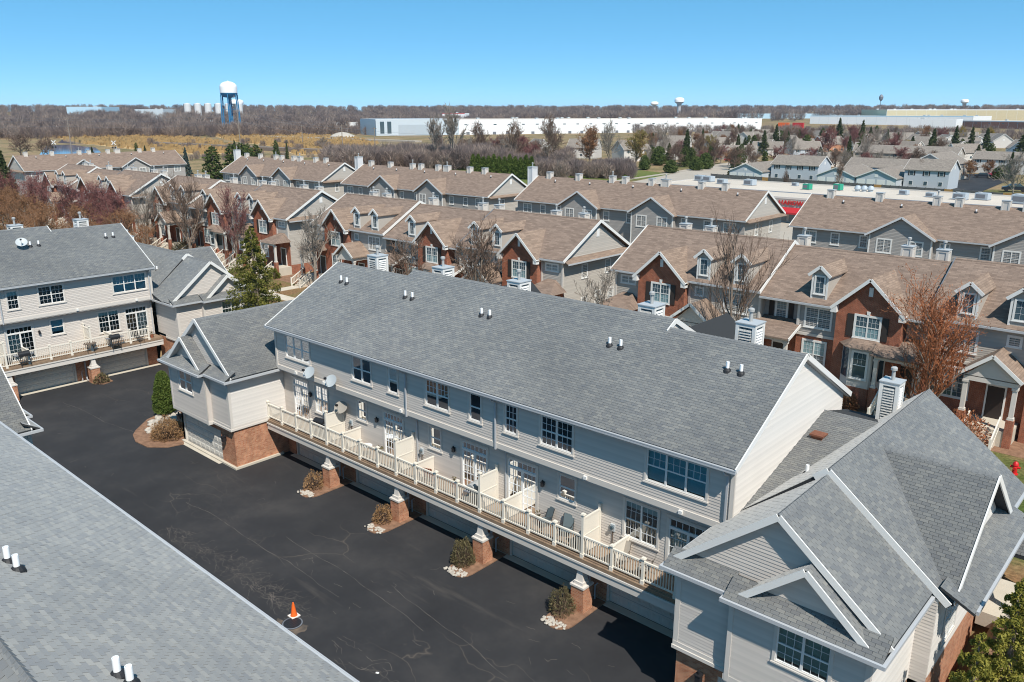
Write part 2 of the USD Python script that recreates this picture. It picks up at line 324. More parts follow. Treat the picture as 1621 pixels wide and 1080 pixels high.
def patio_door(parent, fr, u0, u1, z0, z1, seed=0, mat='trim_beige', open_panel=None):
    b = MB(); c = .13
    for a in ((u0, u0 + c, z0, z1), (u1 - c, u1, z0, z1), (u0 + c, u1 - c, z1 - c, z1)): b.box(a[0], a[1], -.05, .05, a[2], a[3], fr)
    d = b.build('patio_door', mat, parent)
    i0, i1 = u0 + c, u1 - c; zt = z0 + 2.2; s = MB(); mu = MB(); t = .045
    s.box(i0, i1, -.06, .045, zt, zt + .12, fr); s.box(i0, i1, -.06, .045, z0, z0 + .08, fr); s.box(i0, i0 + t, -.06, .04, z0, z1 - c, fr); s.box(i1 - t, i1, -.06, .04, z0, z1 - c, fr)
    s.box(i0, i1, -.06, .04, z1 - c - t, z1 - c, fr)
    xm = (i0 + i1) / 2; s.box(xm - .06, xm + .06, -.06, .035, z0 + .08, zt, fr); s.build('door_frame', 'trim_white', d)
    for a0, a1 in ((i0 + t, xm - .06), (xm + .06, i1 - t)):
        MB().box(a0, a1, -.03, -.02, z0 + .08, zt, fr).build('pane', 'glass', d)
        for k in (1, 2): x = a0 + (a1 - a0) * k / 3; mu.box(x - .006, x + .006, -.018, 0, z0 + .08, zt, fr)
        for k in range(1, 5): z = z0 + .08 + (zt - z0 - .08) * k / 5; mu.box(a0, a1, -.017, -.001, z - .006, z + .006, fr)
    MB().box(i0 + t, i1 - t, -.03, -.02, zt + .12, z1 - c - t, fr).build('transom_pane', 'glass', d)
    for k in range(1, 6): x = i0 + (i1 - i0) * k / 6; mu.box(x - .012, x + .012, -.018, 0, zt + .12, z1 - c - t, fr)
    mu.build('muntins', 'muntin', d)
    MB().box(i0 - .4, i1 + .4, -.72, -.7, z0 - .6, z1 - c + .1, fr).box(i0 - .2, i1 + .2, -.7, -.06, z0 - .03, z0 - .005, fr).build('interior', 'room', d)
    rr = random.Random(seed)
    if rr.random() < .75:
        bl = MB(); side = rr.random() < .5; a0, a1 = (i0, xm) if side else (xm, i1)
        x = a0
        while x < a1 - .05: bl.box(x, x + .1, -.2 - .03 * (rr.random()), -.19, z0 + .1, zt - .05, fr); x += .12
        bl.build('curtain', rr.choice(['blind_white', 'blind', 'blind_white']), d)
    return d

# ------------------------------------------------------------------ shingle roofs
def tabs(O, Uv, Vv, poly, tab=.305, ex=.14, th=.018, seed=0):
    """vertices (n,6,3) of three-tab shingles laid on the slope with origin O, unit eave vector Uv, unit up-slope vector Vv"""
    rng = np.random.default_rng(seed); O, Uv, Vv = (np.array(a, float) for a in (O, Uv, Vv)); N = np.cross(Uv, Vv); N = N / np.linalg.norm(N)
    if N[2] < 0: N = -N
    P = Polygon(poly); v0, v1 = P.bounds[1], P.bounds[3]; rows = []
    for k in range(int(math.ceil((v1 - v0) / ex))):
        a, b = v0 + k * ex, min(v0 + (k + 1) * ex + .012, v1 + .004)
        for s0, s1 in spans(P, min((a + b) / 2, v1 - 1e-3)):
            off = (k % 2) * tab / 2 + rng.uniform(-.012, .012)
            e = np.arange(math.floor((s0 - off) / tab), math.ceil((s1 - off) / tab) + 1) * tab + off
            l = np.maximum(e[:-1] + .008, s0); r = np.minimum(e[1:] - .008, s1); ok = r - l > .03
            l, r = l[ok], r[ok]; h = th + rng.uniform(-.004, .005, len(l))
            rows.append(np.stack([l, r, np.full(len(l), a), np.full(len(l), b), h], 1))
    q = np.vstack(rows); l, r, a, b, h = q.T
    def pt(u, v, hh): return O + u[:, None] * Uv + v[:, None] * Vv + hh[:, None] * N
    z = np.zeros_like(h)
    return np.stack([pt(l, a, h), pt(r, a, h), pt(r, b, z + .003), pt(l, b, z + .003), pt(l, a, z - .002), pt(r, a, z - .002)], 1)
TABF = np.array([(0, 1, 2), (0, 2, 3), (4, 5, 1), (4, 1, 0), (4, 0, 3), (1, 5, 2)])
def tab_mesh(mb, T):
    n = len(T)
    if n: mb.add(T.reshape(-1, 3), (TABF[None] + 6 * np.arange(n)[:, None, None]).reshape(-1, 3), np.repeat(tone(T), 6))
def tone(T):
    c = T[:, 0]; return np.modf(np.abs(np.sin(c[:, 0] * 12.9898 + c[:, 1] * 78.233 + c[:, 2] * 37.719) * 43758.5453))[0] * .98 + .01
class Roof:
    """gathers slopes; the deck is one part, shingles near the camera are pieces, the others one field"""
    def __init__(s): s.deck = MB(); s.T = []; s.ridges = []
    def slope(s, pts, shingle=True, seed=0, th=.16, tab=.305, ex=.14):
        """pts: eave start, eave end, then up the slope (planar polygon, counterclockwise from above)"""
        p = np.array(pts, float); s.deck.prism(p, (0, 0, -th))
        if shingle:
            U = p[1] - p[0]; U /= np.linalg.norm(U)
            N = np.cross(U, p[-1] - p[0]); N /= np.linalg.norm(N); V = np.cross(N, U)
            if V[2] < 0: V = -V
            q = [((a - p[0]) @ U, (a - p[0]) @ V) for a in p]
            s.T.append(tabs(p[0] + np.array([0, 0, .006]), U, V, q, tab, ex, seed=seed))
    def cap(s, p0, p1, w=.3):
        p0, p1 = np.array(p0, float), np.array(p1, float); L = np.linalg.norm(p1 - p0); n = max(1, int(L / .22)); d = (p1 - p0) / L
        side = np.cross(d, (0, 0, 1)); side /= np.linalg.norm(side); m = MB(); s.ridges.append(m)
        for i in range(n):
            a, b = p0 + d * (i * L / n), p0 + d * ((i + 1.12) * L / n)
            v = [a - side * w / 2 + (0, 0, -.10), a + (0, 0, .035), a + side * w / 2 + (0, 0, -.10), b - side * w / 2 + (0, 0, -.12), b + (0, 0, .018), b + side * w / 2 + (0, 0, -.12)]
            m.add(v, [(0, 1, 4), (0, 4, 3), (1, 2, 5), (1, 5, 4), (0, 2, 1)])
    def build(s, parent, near=0, to_world=lambda v: v):
        r = s.deck.build('roof', 'roof_underlay', parent)
        if s.T:
            T = np.concatenate(s.T)
            if near:
                d = np.linalg.norm(to_world(T[:, 0]) - CAM, axis=1); idx = np.argsort(d); big = idx[:near]; rest = np.sort(idx[near:])
                for i in big: MB().add(T[i], TABF, np.full(6, tone(T[i:i + 1])[0])).build('shingle', 'grey_shingle', r)
                T = T[rest]
            m = MB(); tab_mesh(m, T); m.build('shingle_field', 'grey_shingle', r, kind='stuff')
        for m in s.ridges: m.build('ridge_cap', 'ridge_shingle', r)
        return r
# ------------------------------------------------------------------ grey-roofed townhouse block (local frame = world frame of the middle block)
SL = 3.3 / 5.9
def zr(y): return 9.25 + SL * (y - 3.1)
DOORS = [(1.05, 2.95), (10.4, 12.35), (16.95, 19.05), (20.3, 22.45), (29.8, 31.95)]
W2 = [(3.5, 5.05, 2, 3.8, 5.8, 'full'), (7.9, 8.95, 1, 4.42, 5.85, 'none'), (14.4, 15.5, 1, 4.42, 5.85, 'none'), (23.65, 24.85, 1, 4.42, 5.85, 'none'), (27.5, 29.45, 2, 3.8, 5.8, 'full')]
W3 = [(1.4, 4.25, 3, 'none', ('blind', .5)), (8.36, 10.31, 2, 'none', ('curtain_blue', .75)), (11.67, 12.67, 1, 'none', ('curtain_blue', .97)), (14.79, 16.8, 2, 'top', ('blind', .48)), (18.15, 19.17, 1, 'none', ('blind', .7)),
      (20.61, 21.62, 1, 'full', ('blind', .25)), (22.93, 25.06, 2, 'full', None), (28.87, 31.96, 3, 'top', ('curtain_blue', .97))]
def grey_block(label, loc, rz, xe=33.3, near=0, left_wing=True, variant=0, x0=.03, deep0=False, vents=None):
    T = thing('townhouse_block', label, 'townhouses', loc, rz)
    ca, sa = math.cos(math.radians(rz)), math.sin(math.radians(rz))
    tw = lambda v: np.stack([v[:, 0] * ca - v[:, 1] * sa + loc[0], v[:, 0] * sa + v[:, 1] * ca + loc[1], v[:, 2] + loc[2]], 1)
    rf = Roof(); xL, xR = .3, xe - .22
    # main roof: three sections, the middle one deeper with a higher ridge
    for i, (a, b, yr) in enumerate(((x0, 7.3, 9.55 if deep0 else 9.0), (7.3, 26.45, 9.55), (26.45, xe, 9.0))):
        z = zr(yr); yb = 2 * yr - 3.1
        rf.slope([(a, 3.05, zr(3.05)), (b, 3.05, zr(3.05)), (b, yr, z), (a, yr, z)], seed=11 + i)
        rf.slope([(b, yb, 9.25), (a, yb, 9.25), (a, yr, z), (b, yr, z)], shingle=deep0, seed=21 + i)
        rf.cap((a, yr, z + .015), (b, yr, z + .015))
    for xc, h in ((10.5, 11.5), (25.3, 11.6)):     # cross gables at the rear
        for s in (-1, 1):
            p = [(xc + s * 3.2, 17.2, h - 2.5), (xc + s * 3.2, 11.5, h - 2.5), (xc, 11.5, h), (xc, 17.2, h)]
            rf.slope(p if s > 0 else [p[1], p[0], p[3], p[2]], shingle=False)
        rf.deck.prism([(xc - 3.2, 17.0, h - 2.5), (xc + 3.2, 17.0, h - 2.5), (xc, 17.0, h - .05)], (0, -.1, 0))
    wh = Pieces('rake_board', 'trim_white', T); sd = MB(); tr = MB(); gut = MB(); brk = MB(); sof = MB(); wp = MB()
    F2, F3 = face('y', 4.07, -1), face('y', 3.5, -1)
    # third floor
    holes = [(a + .05, 7.3, b - .05, 8.78) for a, b, *_ in W3]
    siding(sd, F3, [(xL, 6.55), (xR, 6.55), (xR, 9.1), (xL, 9.1)], holes)
    tr.box(xL, xR, 3.43, 3.5, 6.27, 6.55); sof.box(xL, xR, 3.46, 4.07, 6.2, 6.27)
    for x in (xL + .07, xR - .08): tr.box(x - .09, x + .09, 3.44, 3.52, 6.55, 9.05)
    for k, (a, b, n, grid, bl) in enumerate(W3): window(T, F3, a, b, 7.22, 8.86, n, True, grid, blind=bl, seed=k)
    # second floor
    h2 = [(a + .05, c + .05, b - .05, d - .05) for a, b, n, c, d, g in W2] + [(a + .05, 2.9, b - .05, 5.7) for a, b in DOORS]
    siding(sd, F2, [(xL - .34, 2.9), (xR, 2.9), (xR, 6.22), (xL - .34, 6.22)], h2)
    for k, (a, b, n, c, d, g) in enumerate(W2): window(T, F2, a, b, c, d, n, True, g, blind=[('blind_white', .3), ('blind_white', .45), ('blind', .3), ('curtain_blue', .85), ('blind', .2)][k], seed=k)
    for k, (a, b) in enumerate(DOORS): patio_door(T, F2, a, b, 2.9, 5.75, seed=k + 3 + variant)
    # gable end and rear walls
    xw = xR - .03
    FG = face('x', xw, 1)
    siding(wp, FG, [(3.56, 5.9), (14.55, 5.9), (14.55, zr(3.5) - .1), (9.0, zr(9.0) - .25), (3.56, zr(3.5) - .1)], ex=.125, deep=.03)
    siding(wp, face('x', xL, -1), [(3.56, 5.9), (14.55, 5.9), (14.55, 9.2), (9.0, zr(9.0) - .25), (3.56, 9.2)], ex=.3, deep=.014)
    wall_sheet(wp, face('y', 14.6, 1), [(xL, 1.5), (xR - .1, 1.5), (xR - .1, 9.4), (xL, 9.4)])
    wall_sheet(wp, face('y', 15.2, 1), [(7.3, 1.5), (26.4, 1.5), (26.4, 9.4), (7.3, 9.4)])
    wp.prism([(26.4, 4.2, 9.2), (26.4, 15.2, 9.2), (26.4, 9.55, zr(9.55) - .1)], (-.1, 0, 0))
    # rake boards
    for a, yr in ((xe - .02, 9.0),):
        z = zr(yr)
        for y0, z0, y1, z1 in ((3.02, zr(3.02), yr, z), (15.0, zr(3.1), yr, z)): wh.beam((a, y0, z0 - .05), (a, y1, z1 - .05), .05, .24)
        sof.prism([(a - .02, 14.9, 9.11), (a - .02, 9.0, z - .17), (a - .24, 9.0, z - .17), (a - .24, 14.9, 9.11)], (0, 0, -.03))
    z = zr(9.55); wh.beam((26.47, 16.0, 9.22), (26.47, 9.55, z - .06), .05, .24); wh.beam((26.47, 8.8, z - .48), (26.47, 9.55, z - .06), .05, .24)
    wh.beam((.02, 3.02, zr(3.02) - .05), (.02, 9, zr(9) - .05), .05, .2)
    # eave: fascia, gutter, soffit
    gut.box(x0, xe, 2.93, 3.06, 9.06, 9.2); gut.box(x0, xe, 2.92, 2.95, 9.17, 9.215); sof.box(.1, xe - .1, 3.06, 3.5, 9.0, 9.05); tr.box(.05, xe - .04, 3.03, 3.07, 8.98, 9.12)
    for x in (13.35, 20.15, xe - .5):
        gut.box(x - .045, x + .045, 3.36, 3.42, 6.2, 8.75); gut.tube([(x, 3.0, 9.05), (x, 3.05, 8.9), (x, 3.38, 8.72)], .045, 6); gut.tube([(x, 3.38, 6.25), (x + .1, 3.9, 6.05), (x + .15, 4.02, 5.9)], .04, 6); gut.box(x + .11, x + .19, 3.98, 4.04, 2.9, 5.9)
    # garage level
    wall_sheet(brk, face('y', 4.1, -1), [(xL - .36, 0), (xR, 0), (xR, 2.75), (xL - .36, 2.75)], [(a, -.1, a + 4.78, 2.3) for a in (.82, 7.35, 13.9, 20.45, 26.7)], .2)
    for a in (.82, 7.35, 13.9, 20.45, 26.7): garage_door(T, face('y', 4.16, -1), a, a + 4.78, 0, 2.3)
    # balcony
    bal = MB(); bal.box(.1, xR, 2.66, 4.07, 2.72, 2.86)
    B = bal.build('balcony', 'deck', T)
    fa = MB(); fa.box(.05, xR, 2.55, 2.62, 2.15, 2.62); fa.box(.05, xR, 2.62, 4.1, 2.12, 2.16); fa.box(.05, xR, 2.5, 2.56, 2.52, 2.62)
    fa.build('fascia_board', 'trim_beige', B)
    MB().box(.1, xR, 2.56, 2.66, 2.64, 2.80).build('deck_edge', 'deck', B)
    xs = [.02 + 1.64 * k for k in range(20)]
    for k, x in enumerate(xs):
        tall = k % 4 == 0 and k > 0
        p = MB(); hh = 4.95 if tall else 4.0
        p.box(x - .065, x + .065, 2.65, 2.78, 2.8, hh); p.box(x - .1, x + .1, 2.615, 2.815, hh, hh + .05); p.prism([(x - .08, 2.635, hh + .05), (x + .08, 2.635, hh + .05), (x + .08, 2.795, hh + .05), (x - .08, 2.795, hh + .05)], (0, 0, .035)); p.box(x - .09, x + .09, 2.625, 2.805, 2.8, 3.0)
        p.build('post', 'vinyl', B)
        if k < 19:
            x1 = xs[k + 1]; MB().box(x + .065, x1 - .065, 2.67, 2.76, 3.84, 3.92).build('rail', 'vinyl', B); MB().box(x + .065, x1 - .065, 2.685, 2.745, 2.98, 3.05).build('bottom_rail', 'vinyl', B)
            for j in range(1, 11):
                xx = x + .065 + (x1 - x - .13) * j / 11; MB().box(xx - .02, xx + .02, 2.695, 2.735, 3.05, 3.84).build('baluster', 'vinyl', B)
        if tall:
            q = MB(); q.box(x - .025, x + .025, 2.78, 3.98, 2.98, 4.72); q.box(x - .045, x + .045, 2.78, 3.98, 4.72, 4.8); q.box(x - .04, x + .04, 2.78, 3.98, 3.86, 3.92); q.box(x - .06, x + .06, 3.93, 4.04, 2.86, 5.0); q.box(x - .085, x + .085, 3.9, 4.06, 5.0, 5.05); q.build('privacy_screen', 'vinyl', B)
        if k % 4 == 1 and k > 1:
            q = MB(); q.box(x - .025, x + .025, 2.78, 4.04, 2.95, 3.95); q.box(x - .05, x + .05, 2.78, 4.05, 3.95, 4.03); q.build('privacy_screen', 'vinyl', B)
    # brick and tapered columns
    for x in (6.6, 13.15, 19.75, 26.2):
        c = MB(); c.box(x - .36, x + .36, 2.45, 3.17, 0, 1.32); c.build('brick_pier', 'brick_orange', T)
        c = MB(); c.box(x - .4, x + .4, 2.41, 3.21, 1.32, 1.42)
        b0 = [(x - .26, 2.52, 1.42), (x + .26, 2.52, 1.42), (x + .26, 3.04, 1.42), (x - .26, 3.04, 1.42)]; c.prism(b0, (0, 0, .16))
        lo = np.array([(x + sx * .21, 2.8 + sy * .21, 1.58) for sx, sy in ((-1, -1), (1, -1), (1, 1), (-1, 1))]); hi = np.array([(x + sx * .14, 2.8 + sy * .14, 2.14) for sx, sy in ((-1, -1), (1, -1), (1, 1), (-1, 1))])
        c.add(np.vstack([lo, hi]), [(0, 1, 5, 4), (1, 2, 6, 5), (2, 3, 7, 6), (3, 0, 4, 7)]); c.build('column', 'trim_beige', T)
    for x in (6.1, 12.7, 19.4, 25.9):    # downspouts and meters at the piers
        c = MB(); c.box(x - .05, x + .05, 3.8, 3.88, .25, 2.2); c.tube([(x, 3.84, .3), (x, 3.75, .12), (x, 3.5, .08)], .05, 6); c.tube([(x - .35, 3.85, .0), (x - .35, 3.85, .8), (x - .25, 3.95, .9)], .04, 6); c.tube([(x + .32, 3.85, 0), (x + .32, 3.85, .8), (x + .42, 3.95, .9)], .04, 6); c.build('downspout', 'gutter', T)
    # lamps by the doors, vents in the band
    for x in (3.2, 9.95, 16.5, 22.8): wall_lamp(T, F2, x, 4.95)
    for x in (2.6, 5.6, 12.9, 25.8, 30.8): MB().box(x - .09, x + .09, 3.33, 3.45, 6.34, 6.5).build('wall_vent', 'trim_white', T)
    # vent pipes on the front slope
    for x, y in vents or ((2.35, 7.5), (3.03, 7.45), (8.9, 7.41), (9.55, 7.41), (15.43, 7.35), (16.06, 7.35), (24.2, 7.28), (24.85, 7.28), (30.45, 7.35), (31.1, 7.35)): vent_pipe(T, x, y, zr(y))
    # chimneys behind the ridge
    for x in (2.2, 8.75, 15.2, 24.3, 29.75): chimney_box(T, x, 10.75, 11.2, 13.05)
    wing(T, rf, sd, tr, wh, gut, brk, sof, wp, lambda x: x, True, tw, near)
    if left_wing: wing(T, rf, sd, tr, wh, gut, brk, sof, wp, lambda x: 32.72 - x, False, tw, near)
    # links between wings and the block
    y0, y1, sl = 1.5, 12.25, .262; zt = 9.06
    rf.slope([(xw - .1, y0, zt - sl * (y1 - y0)), (36.4, y0, zt - sl * (y1 - y0)), (36.4, y1, zt), (xw - .1, y1, zt)], seed=40)
    rf.slope([(36.4, 15.5, 8.2), (xw - .1, 15.5, 8.2), (xw - .1, y1, zt), (36.4, y1, zt)], shingle=False); rf.cap((xw, y1, zt + .02), (35.6, y1, zt + .02), .26)
    c = MB(); c.box(33.45, 33.92, 9.95, 10.4, 8.4, 8.62); c.add(*MB().box(33.38, 33.99, 9.88, 10.47, 8.62, 8.70).arrays()); c.build('roof_vent', 'rust', T)
    rf.build(T, near, tw)
    sd.build('siding', 'siding_beige', T); wp.build('end_siding', 'siding_white', T); tr.build('trim', 'trim_beige', T); gut.build('gutter', 'gutter', T); brk.build('brick_wall', 'brick_orange', T); sof.build('soffit', 'soffit', T)
    return T
def garage_door(parent, fr, u0, u1, z0, z1, panels=True, rows=4, cols=8, mat='garage_white'):
    b = MB()
    for a in ((u0, u0 + .12, z0, z1), (u1 - .12, u1, z0, z1), (u0 + .12, u1 - .12, z1 - .14, z1)): b.box(a[0], a[1], -.12, .02, a[2], a[3], fr)
    b.box(u0 + .12, u1 - .12, -.14, -.1, z0, z1 - .14, fr)
    g = b.build('garage_door', mat, parent)
    a0, a1, hh = u0 + .14, u1 - .14, (z1 - .16 - z0) / rows; w = (a1 - a0) / cols
    for r in range(rows):
        for c in range(cols):
            x0, x1, y0, y1 = a0 + c * w + .06, a0 + (c + 1) * w - .06, z0 + r * hh + .1, z0 + (r + 1) * hh - .1
            v = fr([(x0, -.1, y0), (x1, -.1, y0), (x1, -.1, y1), (x0, -.1, y1), (x0 + .04, -.075, y0 + .04), (x1 - .04, -.075, y0 + .04), (x1 - .04, -.075, y1 - .04), (x0 + .04, -.075, y1 - .04)])
            m = MB().add(v, [(4, 5, 6, 7), (0, 1, 5, 4), (1, 2, 6, 5), (2, 3, 7, 6), (3, 0, 4, 7)]); m.build('panel', mat, g)
    s = MB()
    for r in range(1, rows): s.box(a0, a1, -.101, -.098, z0 + r * hh - .008, z0 + r * hh + .008, fr)
    s.build('seam', 'gutter_dark', g)
    return g
def wall_lamp(parent, fr, u, z, s=1.0):
    m = MB(); m.box(u - .05 * s, u + .05 * s, 0.01, .04, z - .1 * s, z + .1 * s, fr); m.box(u - .02, u + .02, .03, .14 * s, z + .08 * s, z + .11 * s, fr); m.box(u - .07 * s, u + .07 * s, .06 * s, .2 * s, z - .14 * s, z + .07 * s, fr); m.box(u - .09 * s, u + .09 * s, .04 * s, .22 * s, z + .07 * s, z + .1 * s, fr); m.box(u - .03, u + .03, .1 * s, .16 * s, z + .1 * s, z + .2 * s, fr)
    m.build('wall_lamp', 'black_metal', parent)
def vent_pipe(parent, x, y, z, h=.42, r=.075):
    m = MB(); m.lathe([(r, -.1), (r, h - .02), (r * .9, h), (r * .7, h), (r * .7, h - .15)], 12, (x, y, z)); p = m.build('vent_pipe', 'pipe_white', parent, smooth=40)
    m = MB(); m.lathe([(.2, -.09), (.17, .03), (.12, .1), (r + .005, .13)], 12, (x, y, z)); m.build('boot', 'boot_black', p)
def chimney_box(parent, x, y, z0, z1, w=1.0, d=1.0, pipe=True, mat='trim_white', louvre=True, name='chimney', cx=None):
    m = MB(); hw, hd = w / 2, d / 2
    m.box(x - hw + .05, x + hw - .05, y - hd + .05, y + hd - .05, z0, z1)
    c = m.build(name, mat, parent); f = MB(); l = MB(); k = MB()
    for sx in (-1, 1):
        for sy in (-1, 1): f.box(x + sx * hw - sx * .16, x + sx * hw, y + sy * hd - sy * .16, y + sy * hd, z0, z1)
    for sy in (-1, 1): f.box(x - hw + .16, x + hw - .16, y + sy * (hd - .06), y + sy * (hd - .003), z1 - .16, z1)
    for sx in (-1, 1): f.box(x + sx * (hw - .06), x + sx * (hw - .003), y - hd + .16, y + hd - .16, z1 - .16, z1)
    f.build('corner_trim', mat, c)
    if louvre:
        zz = z0 + .2
        while zz < z1 - .24:
            for sy in (-1, 1):
                v = [(x - hw + .2, y + sy * (hd - .05), zz + .09), (x + hw - .2, y + sy * (hd - .05), zz + .09), (x + hw - .2, y + sy * (hd + .005), zz), (x - hw + .2, y + sy * (hd + .005), zz)]
                l.add(v, [(0, 1, 2, 3)] if sy > 0 else [(3, 2, 1, 0)]); l.prism(v, (0, 0, -.012))
            for sx in (-1, 1):
                v = [(x + sx * (hw - .05), y - hd + .2, zz + .09), (x + sx * (hw - .05), y + hd - .2, zz + .09), (x + sx * (hw + .005), y + hd - .2, zz), (x + sx * (hw + .005), y - hd + .2, zz)]
                l.prism(v, (0, 0, -.012))
            zz += .13
        l.build('louvre', mat, c)
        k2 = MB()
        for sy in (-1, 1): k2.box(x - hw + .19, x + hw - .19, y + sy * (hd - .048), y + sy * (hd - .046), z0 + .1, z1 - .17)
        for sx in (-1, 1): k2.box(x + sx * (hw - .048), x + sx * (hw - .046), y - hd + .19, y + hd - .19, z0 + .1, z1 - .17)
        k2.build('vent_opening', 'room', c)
    k.box(x - hw - .035, x + hw + .035, y - hd - .035, y + hd + .035, z1, z1 + .05); k.build('chimney_cap', 'metal_cap', c)
    if pipe:
        q = MB(); q.lathe([(.085, 0), (.085, .46), (.15, .48), (.15, .6), (.08, .65)], 12, (x, y, z1 + .05)); q.build('flue', 'metal_grey', c, smooth=40)
    return c
def wing(T, rf, sd, tr, wh, gut, brk, sof, wp, mx, right, tw, near):
    """gabled end wing; written for the right-hand end, mx mirrors x for the left-hand one"""
    sgn = 1 if right else -1
    def P(*pts): q = [(mx(x), y, z) for x, y, z in pts]; return q if right else q
    def slope(pts, **k):
        q = P(*pts)
        if not right: q = [q[1], q[0]] + q[2:][::-1]
        rf.slope(q, **k)
    def bx(m, x0, x1, *a): m.box(mx(x0), mx(x1), *a)
    def wallpoly(mb, y, poly, holes=(), **k):
        siding(mb, face('y', y, -1), [(mx(u), z) for u, z in poly], [(min(mx(h[0]), mx(h[2])), h[1], max(mx(h[0]), mx(h[2])), h[3]) for h in holes], **k)
    xa, xb, xr, zrg, s = 32.31, 40.38, 36.35, 9.55, .805
    zl = lambda x: zrg - s * abs(x - xr)
    yb = 16.5; ym = 4.3 if right else 16.5
    sd0 = 50 if right else 60
    # front part of the wing roof
    slope([(xa, yb, zl(xa)), (xa, .05, zl(xa)), (xr, .05, zrg), (xr, yb, zrg)], seed=sd0)
    slope([(xb, .05, zl(xb)), (xb, ym + .1, zl(xb)), (xr, ym + .1, zrg), (xr, .05, zrg)], seed=sd0 + 1)
    rf.cap((mx(xr), .05, zrg + .015), (mx(xr), ym if right else yb, zrg + .015))
    # pent strip under the main gable
    slope([(xa, -.4, 6.24), (35.0, -.4, 6.24), (35.0, .4, 6.72), (xa, .4, 6.72)], seed=sd0 + 2, th=.1)
    slope([(34.95, -.75, 6.2), (xb, -.75, 6.2), (xb, .1, 6.72), (34.95, .1, 6.72)], seed=sd0 + 3, th=.1)
    # small gable in front
    gx, gz, gs = 37.62, 8.2, .85
    for q in (-1, 1):
        p = [(gx + q * 2.5, -.45, gz - gs * 2.5), (gx + q * 2.5, 2.6, gz - gs * 2.5), (gx, 2.6, gz), (gx, -.45, gz)]
        slope(p if q > 0 else [p[1], p[0], p[3], p[2]], seed=sd0 + 4 + q)
        wh.beam(P((gx + q * 2.5, -.47, gz - gs * 2.5 - .07))[0], P((gx, -.47, gz - .07))[0], .05, .24)
        p = [(gx + q * 2.45, -.44, gz - gs * 2.45 - .2), (gx, -.44, gz - .2), (gx, -.05, gz - .2), (gx + q * 2.45, -.05, gz - gs * 2.45 - .2)]
        sof.prism(P(*p), (0, 0, -.03))
    # main gable rake
    for q in (-1, 1):
        e = xa if q < 0 else xb
        wh.beam(P((e, .03, zl(e) - .07))[0], P((xr, .03, zrg - .07))[0], .05, .24)
        sof.prism(P((e - q * .1, .06, zl(e) - .1), (xr, .06, zrg - .2), (xr, .36, zrg - .2), (e - q * .1, .36, zl(e) - .1)), (0, 0, -.03))
    wallpoly(sd, .36, [(xa + .55, 6.6), (xb - .55, 6.6), (xr, zrg - .2)])
    wallpoly(sd, -.05, [(gx - 2.3, 6.0), (gx + 2.3, 6.0), (gx, gz - .19)])
    # front walls: left part flush, right part proud
    xi, xo = 32.74, 40.0
    wallpoly(sd, 0.0, [(xi, 3.0), (35.2, 3.0), (35.2, 6.3), (xi, 6.3)])
    wn = (36.75, 4.28, 38.8, 5.9)
    wallpoly(sd, -.32, [(35.05, 2.85), (xo, 2.85), (xo, 6.25), (35.05, 6.25)], [(wn[0] + .05, wn[1] + .05, wn[2] - .05, wn[3] - .05)])
    window(T, face('y', -.32, -1), min(mx(wn[0]), mx(wn[2])), max(mx(wn[0]), mx(wn[2])), wn[1], wn[3], 2, True, 'full' if right else 'none', blind=('blind_green', .97 if right else .5))
    for x, y in ((xi + .09, -.03), (35.14, -.357), (xo - .1, -.357)): bx(tr, x - .09, x + .09, y, y + .1, 2.75 if y > -.1 else 2.6, 6.2)
    bx(sd, 35.03, 35.06, -.32, .1, 2.7, 6.2); bx(tr, 35.0, xo, -.35, .1, 2.62, 2.86); bx(sof, 35.05, xo, -.33, .17, 2.58, 2.62)
    # side wall toward the balcony
    siding(wp if not right else sd, face('x', mx(xi), -sgn), [(0.0, 3.0), (4.07, 3.0), (4.07, 6.3), (0.0, 6.3)], ex=.115)
    bx(tr, xi - .034, xi + .05, -.026, .15, 3.0, 6.19)
    # band above the brick
    bx(tr, xi - .06, 35.0, -.08, .17, 2.68, 2.82); bx(tr, xi - .03, 35.0, -.04, .1, 2.82, 3.0); bx(tr, xi - .06, xi + .2, .17, 2.62, 2.68, 2.82); bx(tr, xi - .03, xi + .2, .1, 2.62, 2.82, 3.0)
    # brick base with the garage door
    g0, g1 = 34.55, 39.9
    wall_sheet(brk, face('y', .17, -1), [(mx(u), z) for u, z in ((xi + .054, 0), (xo, 0), (xo, 2.7), (xi + .054, 2.7))], [(min(mx(g0), mx(g1)), -.1, max(mx(g0), mx(g1)), 2.25)], .25)
    wall_sheet(brk, face('x', mx(xi + .046), -sgn), [(.178, 0), (4.1, 0), (4.1, 2.695), (.178, 2.695)], (), .2)
    brk2 = MB(); brk2.box(mx(g0 - .1), mx(g1 + .1), .12, .2, 2.25, 2.5); brk2.build('lintel', 'brick_orange', T)
    garage_door(T, face('y', .25, -1), min(mx(g0), mx(g1)), max(mx(g0), mx(g1)), 0, 2.25)
    wall_lamp(T, face('y', .17, -1), mx(33.9), 1.9, 1.5); wall_lamp(T, face('y', .17, -1), mx(40.0), 1.9, 1.5)
    MB().box(mx(xi - .1), mx(xo), -.02, .2, 0, .12).build('foundation', 'concrete', T); MB().box(mx(xi - .1), mx(xi + .1), .2, 3.6, 0, .14).build('foundation', 'concrete', T)
    # gutters
    bx(gut, xa - .1, 34.95, -.5, -.38, 6.1, 6.24); bx(gut, xa - .12, xa + .008, -.494, 3.95, 6.083, 6.222); bx(gut, 34.9, xb + .1, -.86, -.73, 6.06, 6.2); bx(gut, 34.88, 34.976, -.855, -.39, 6.064, 6.205); bx(gut, xb - .004, xb + .12, -.853, ym, 6.066, 6.196)
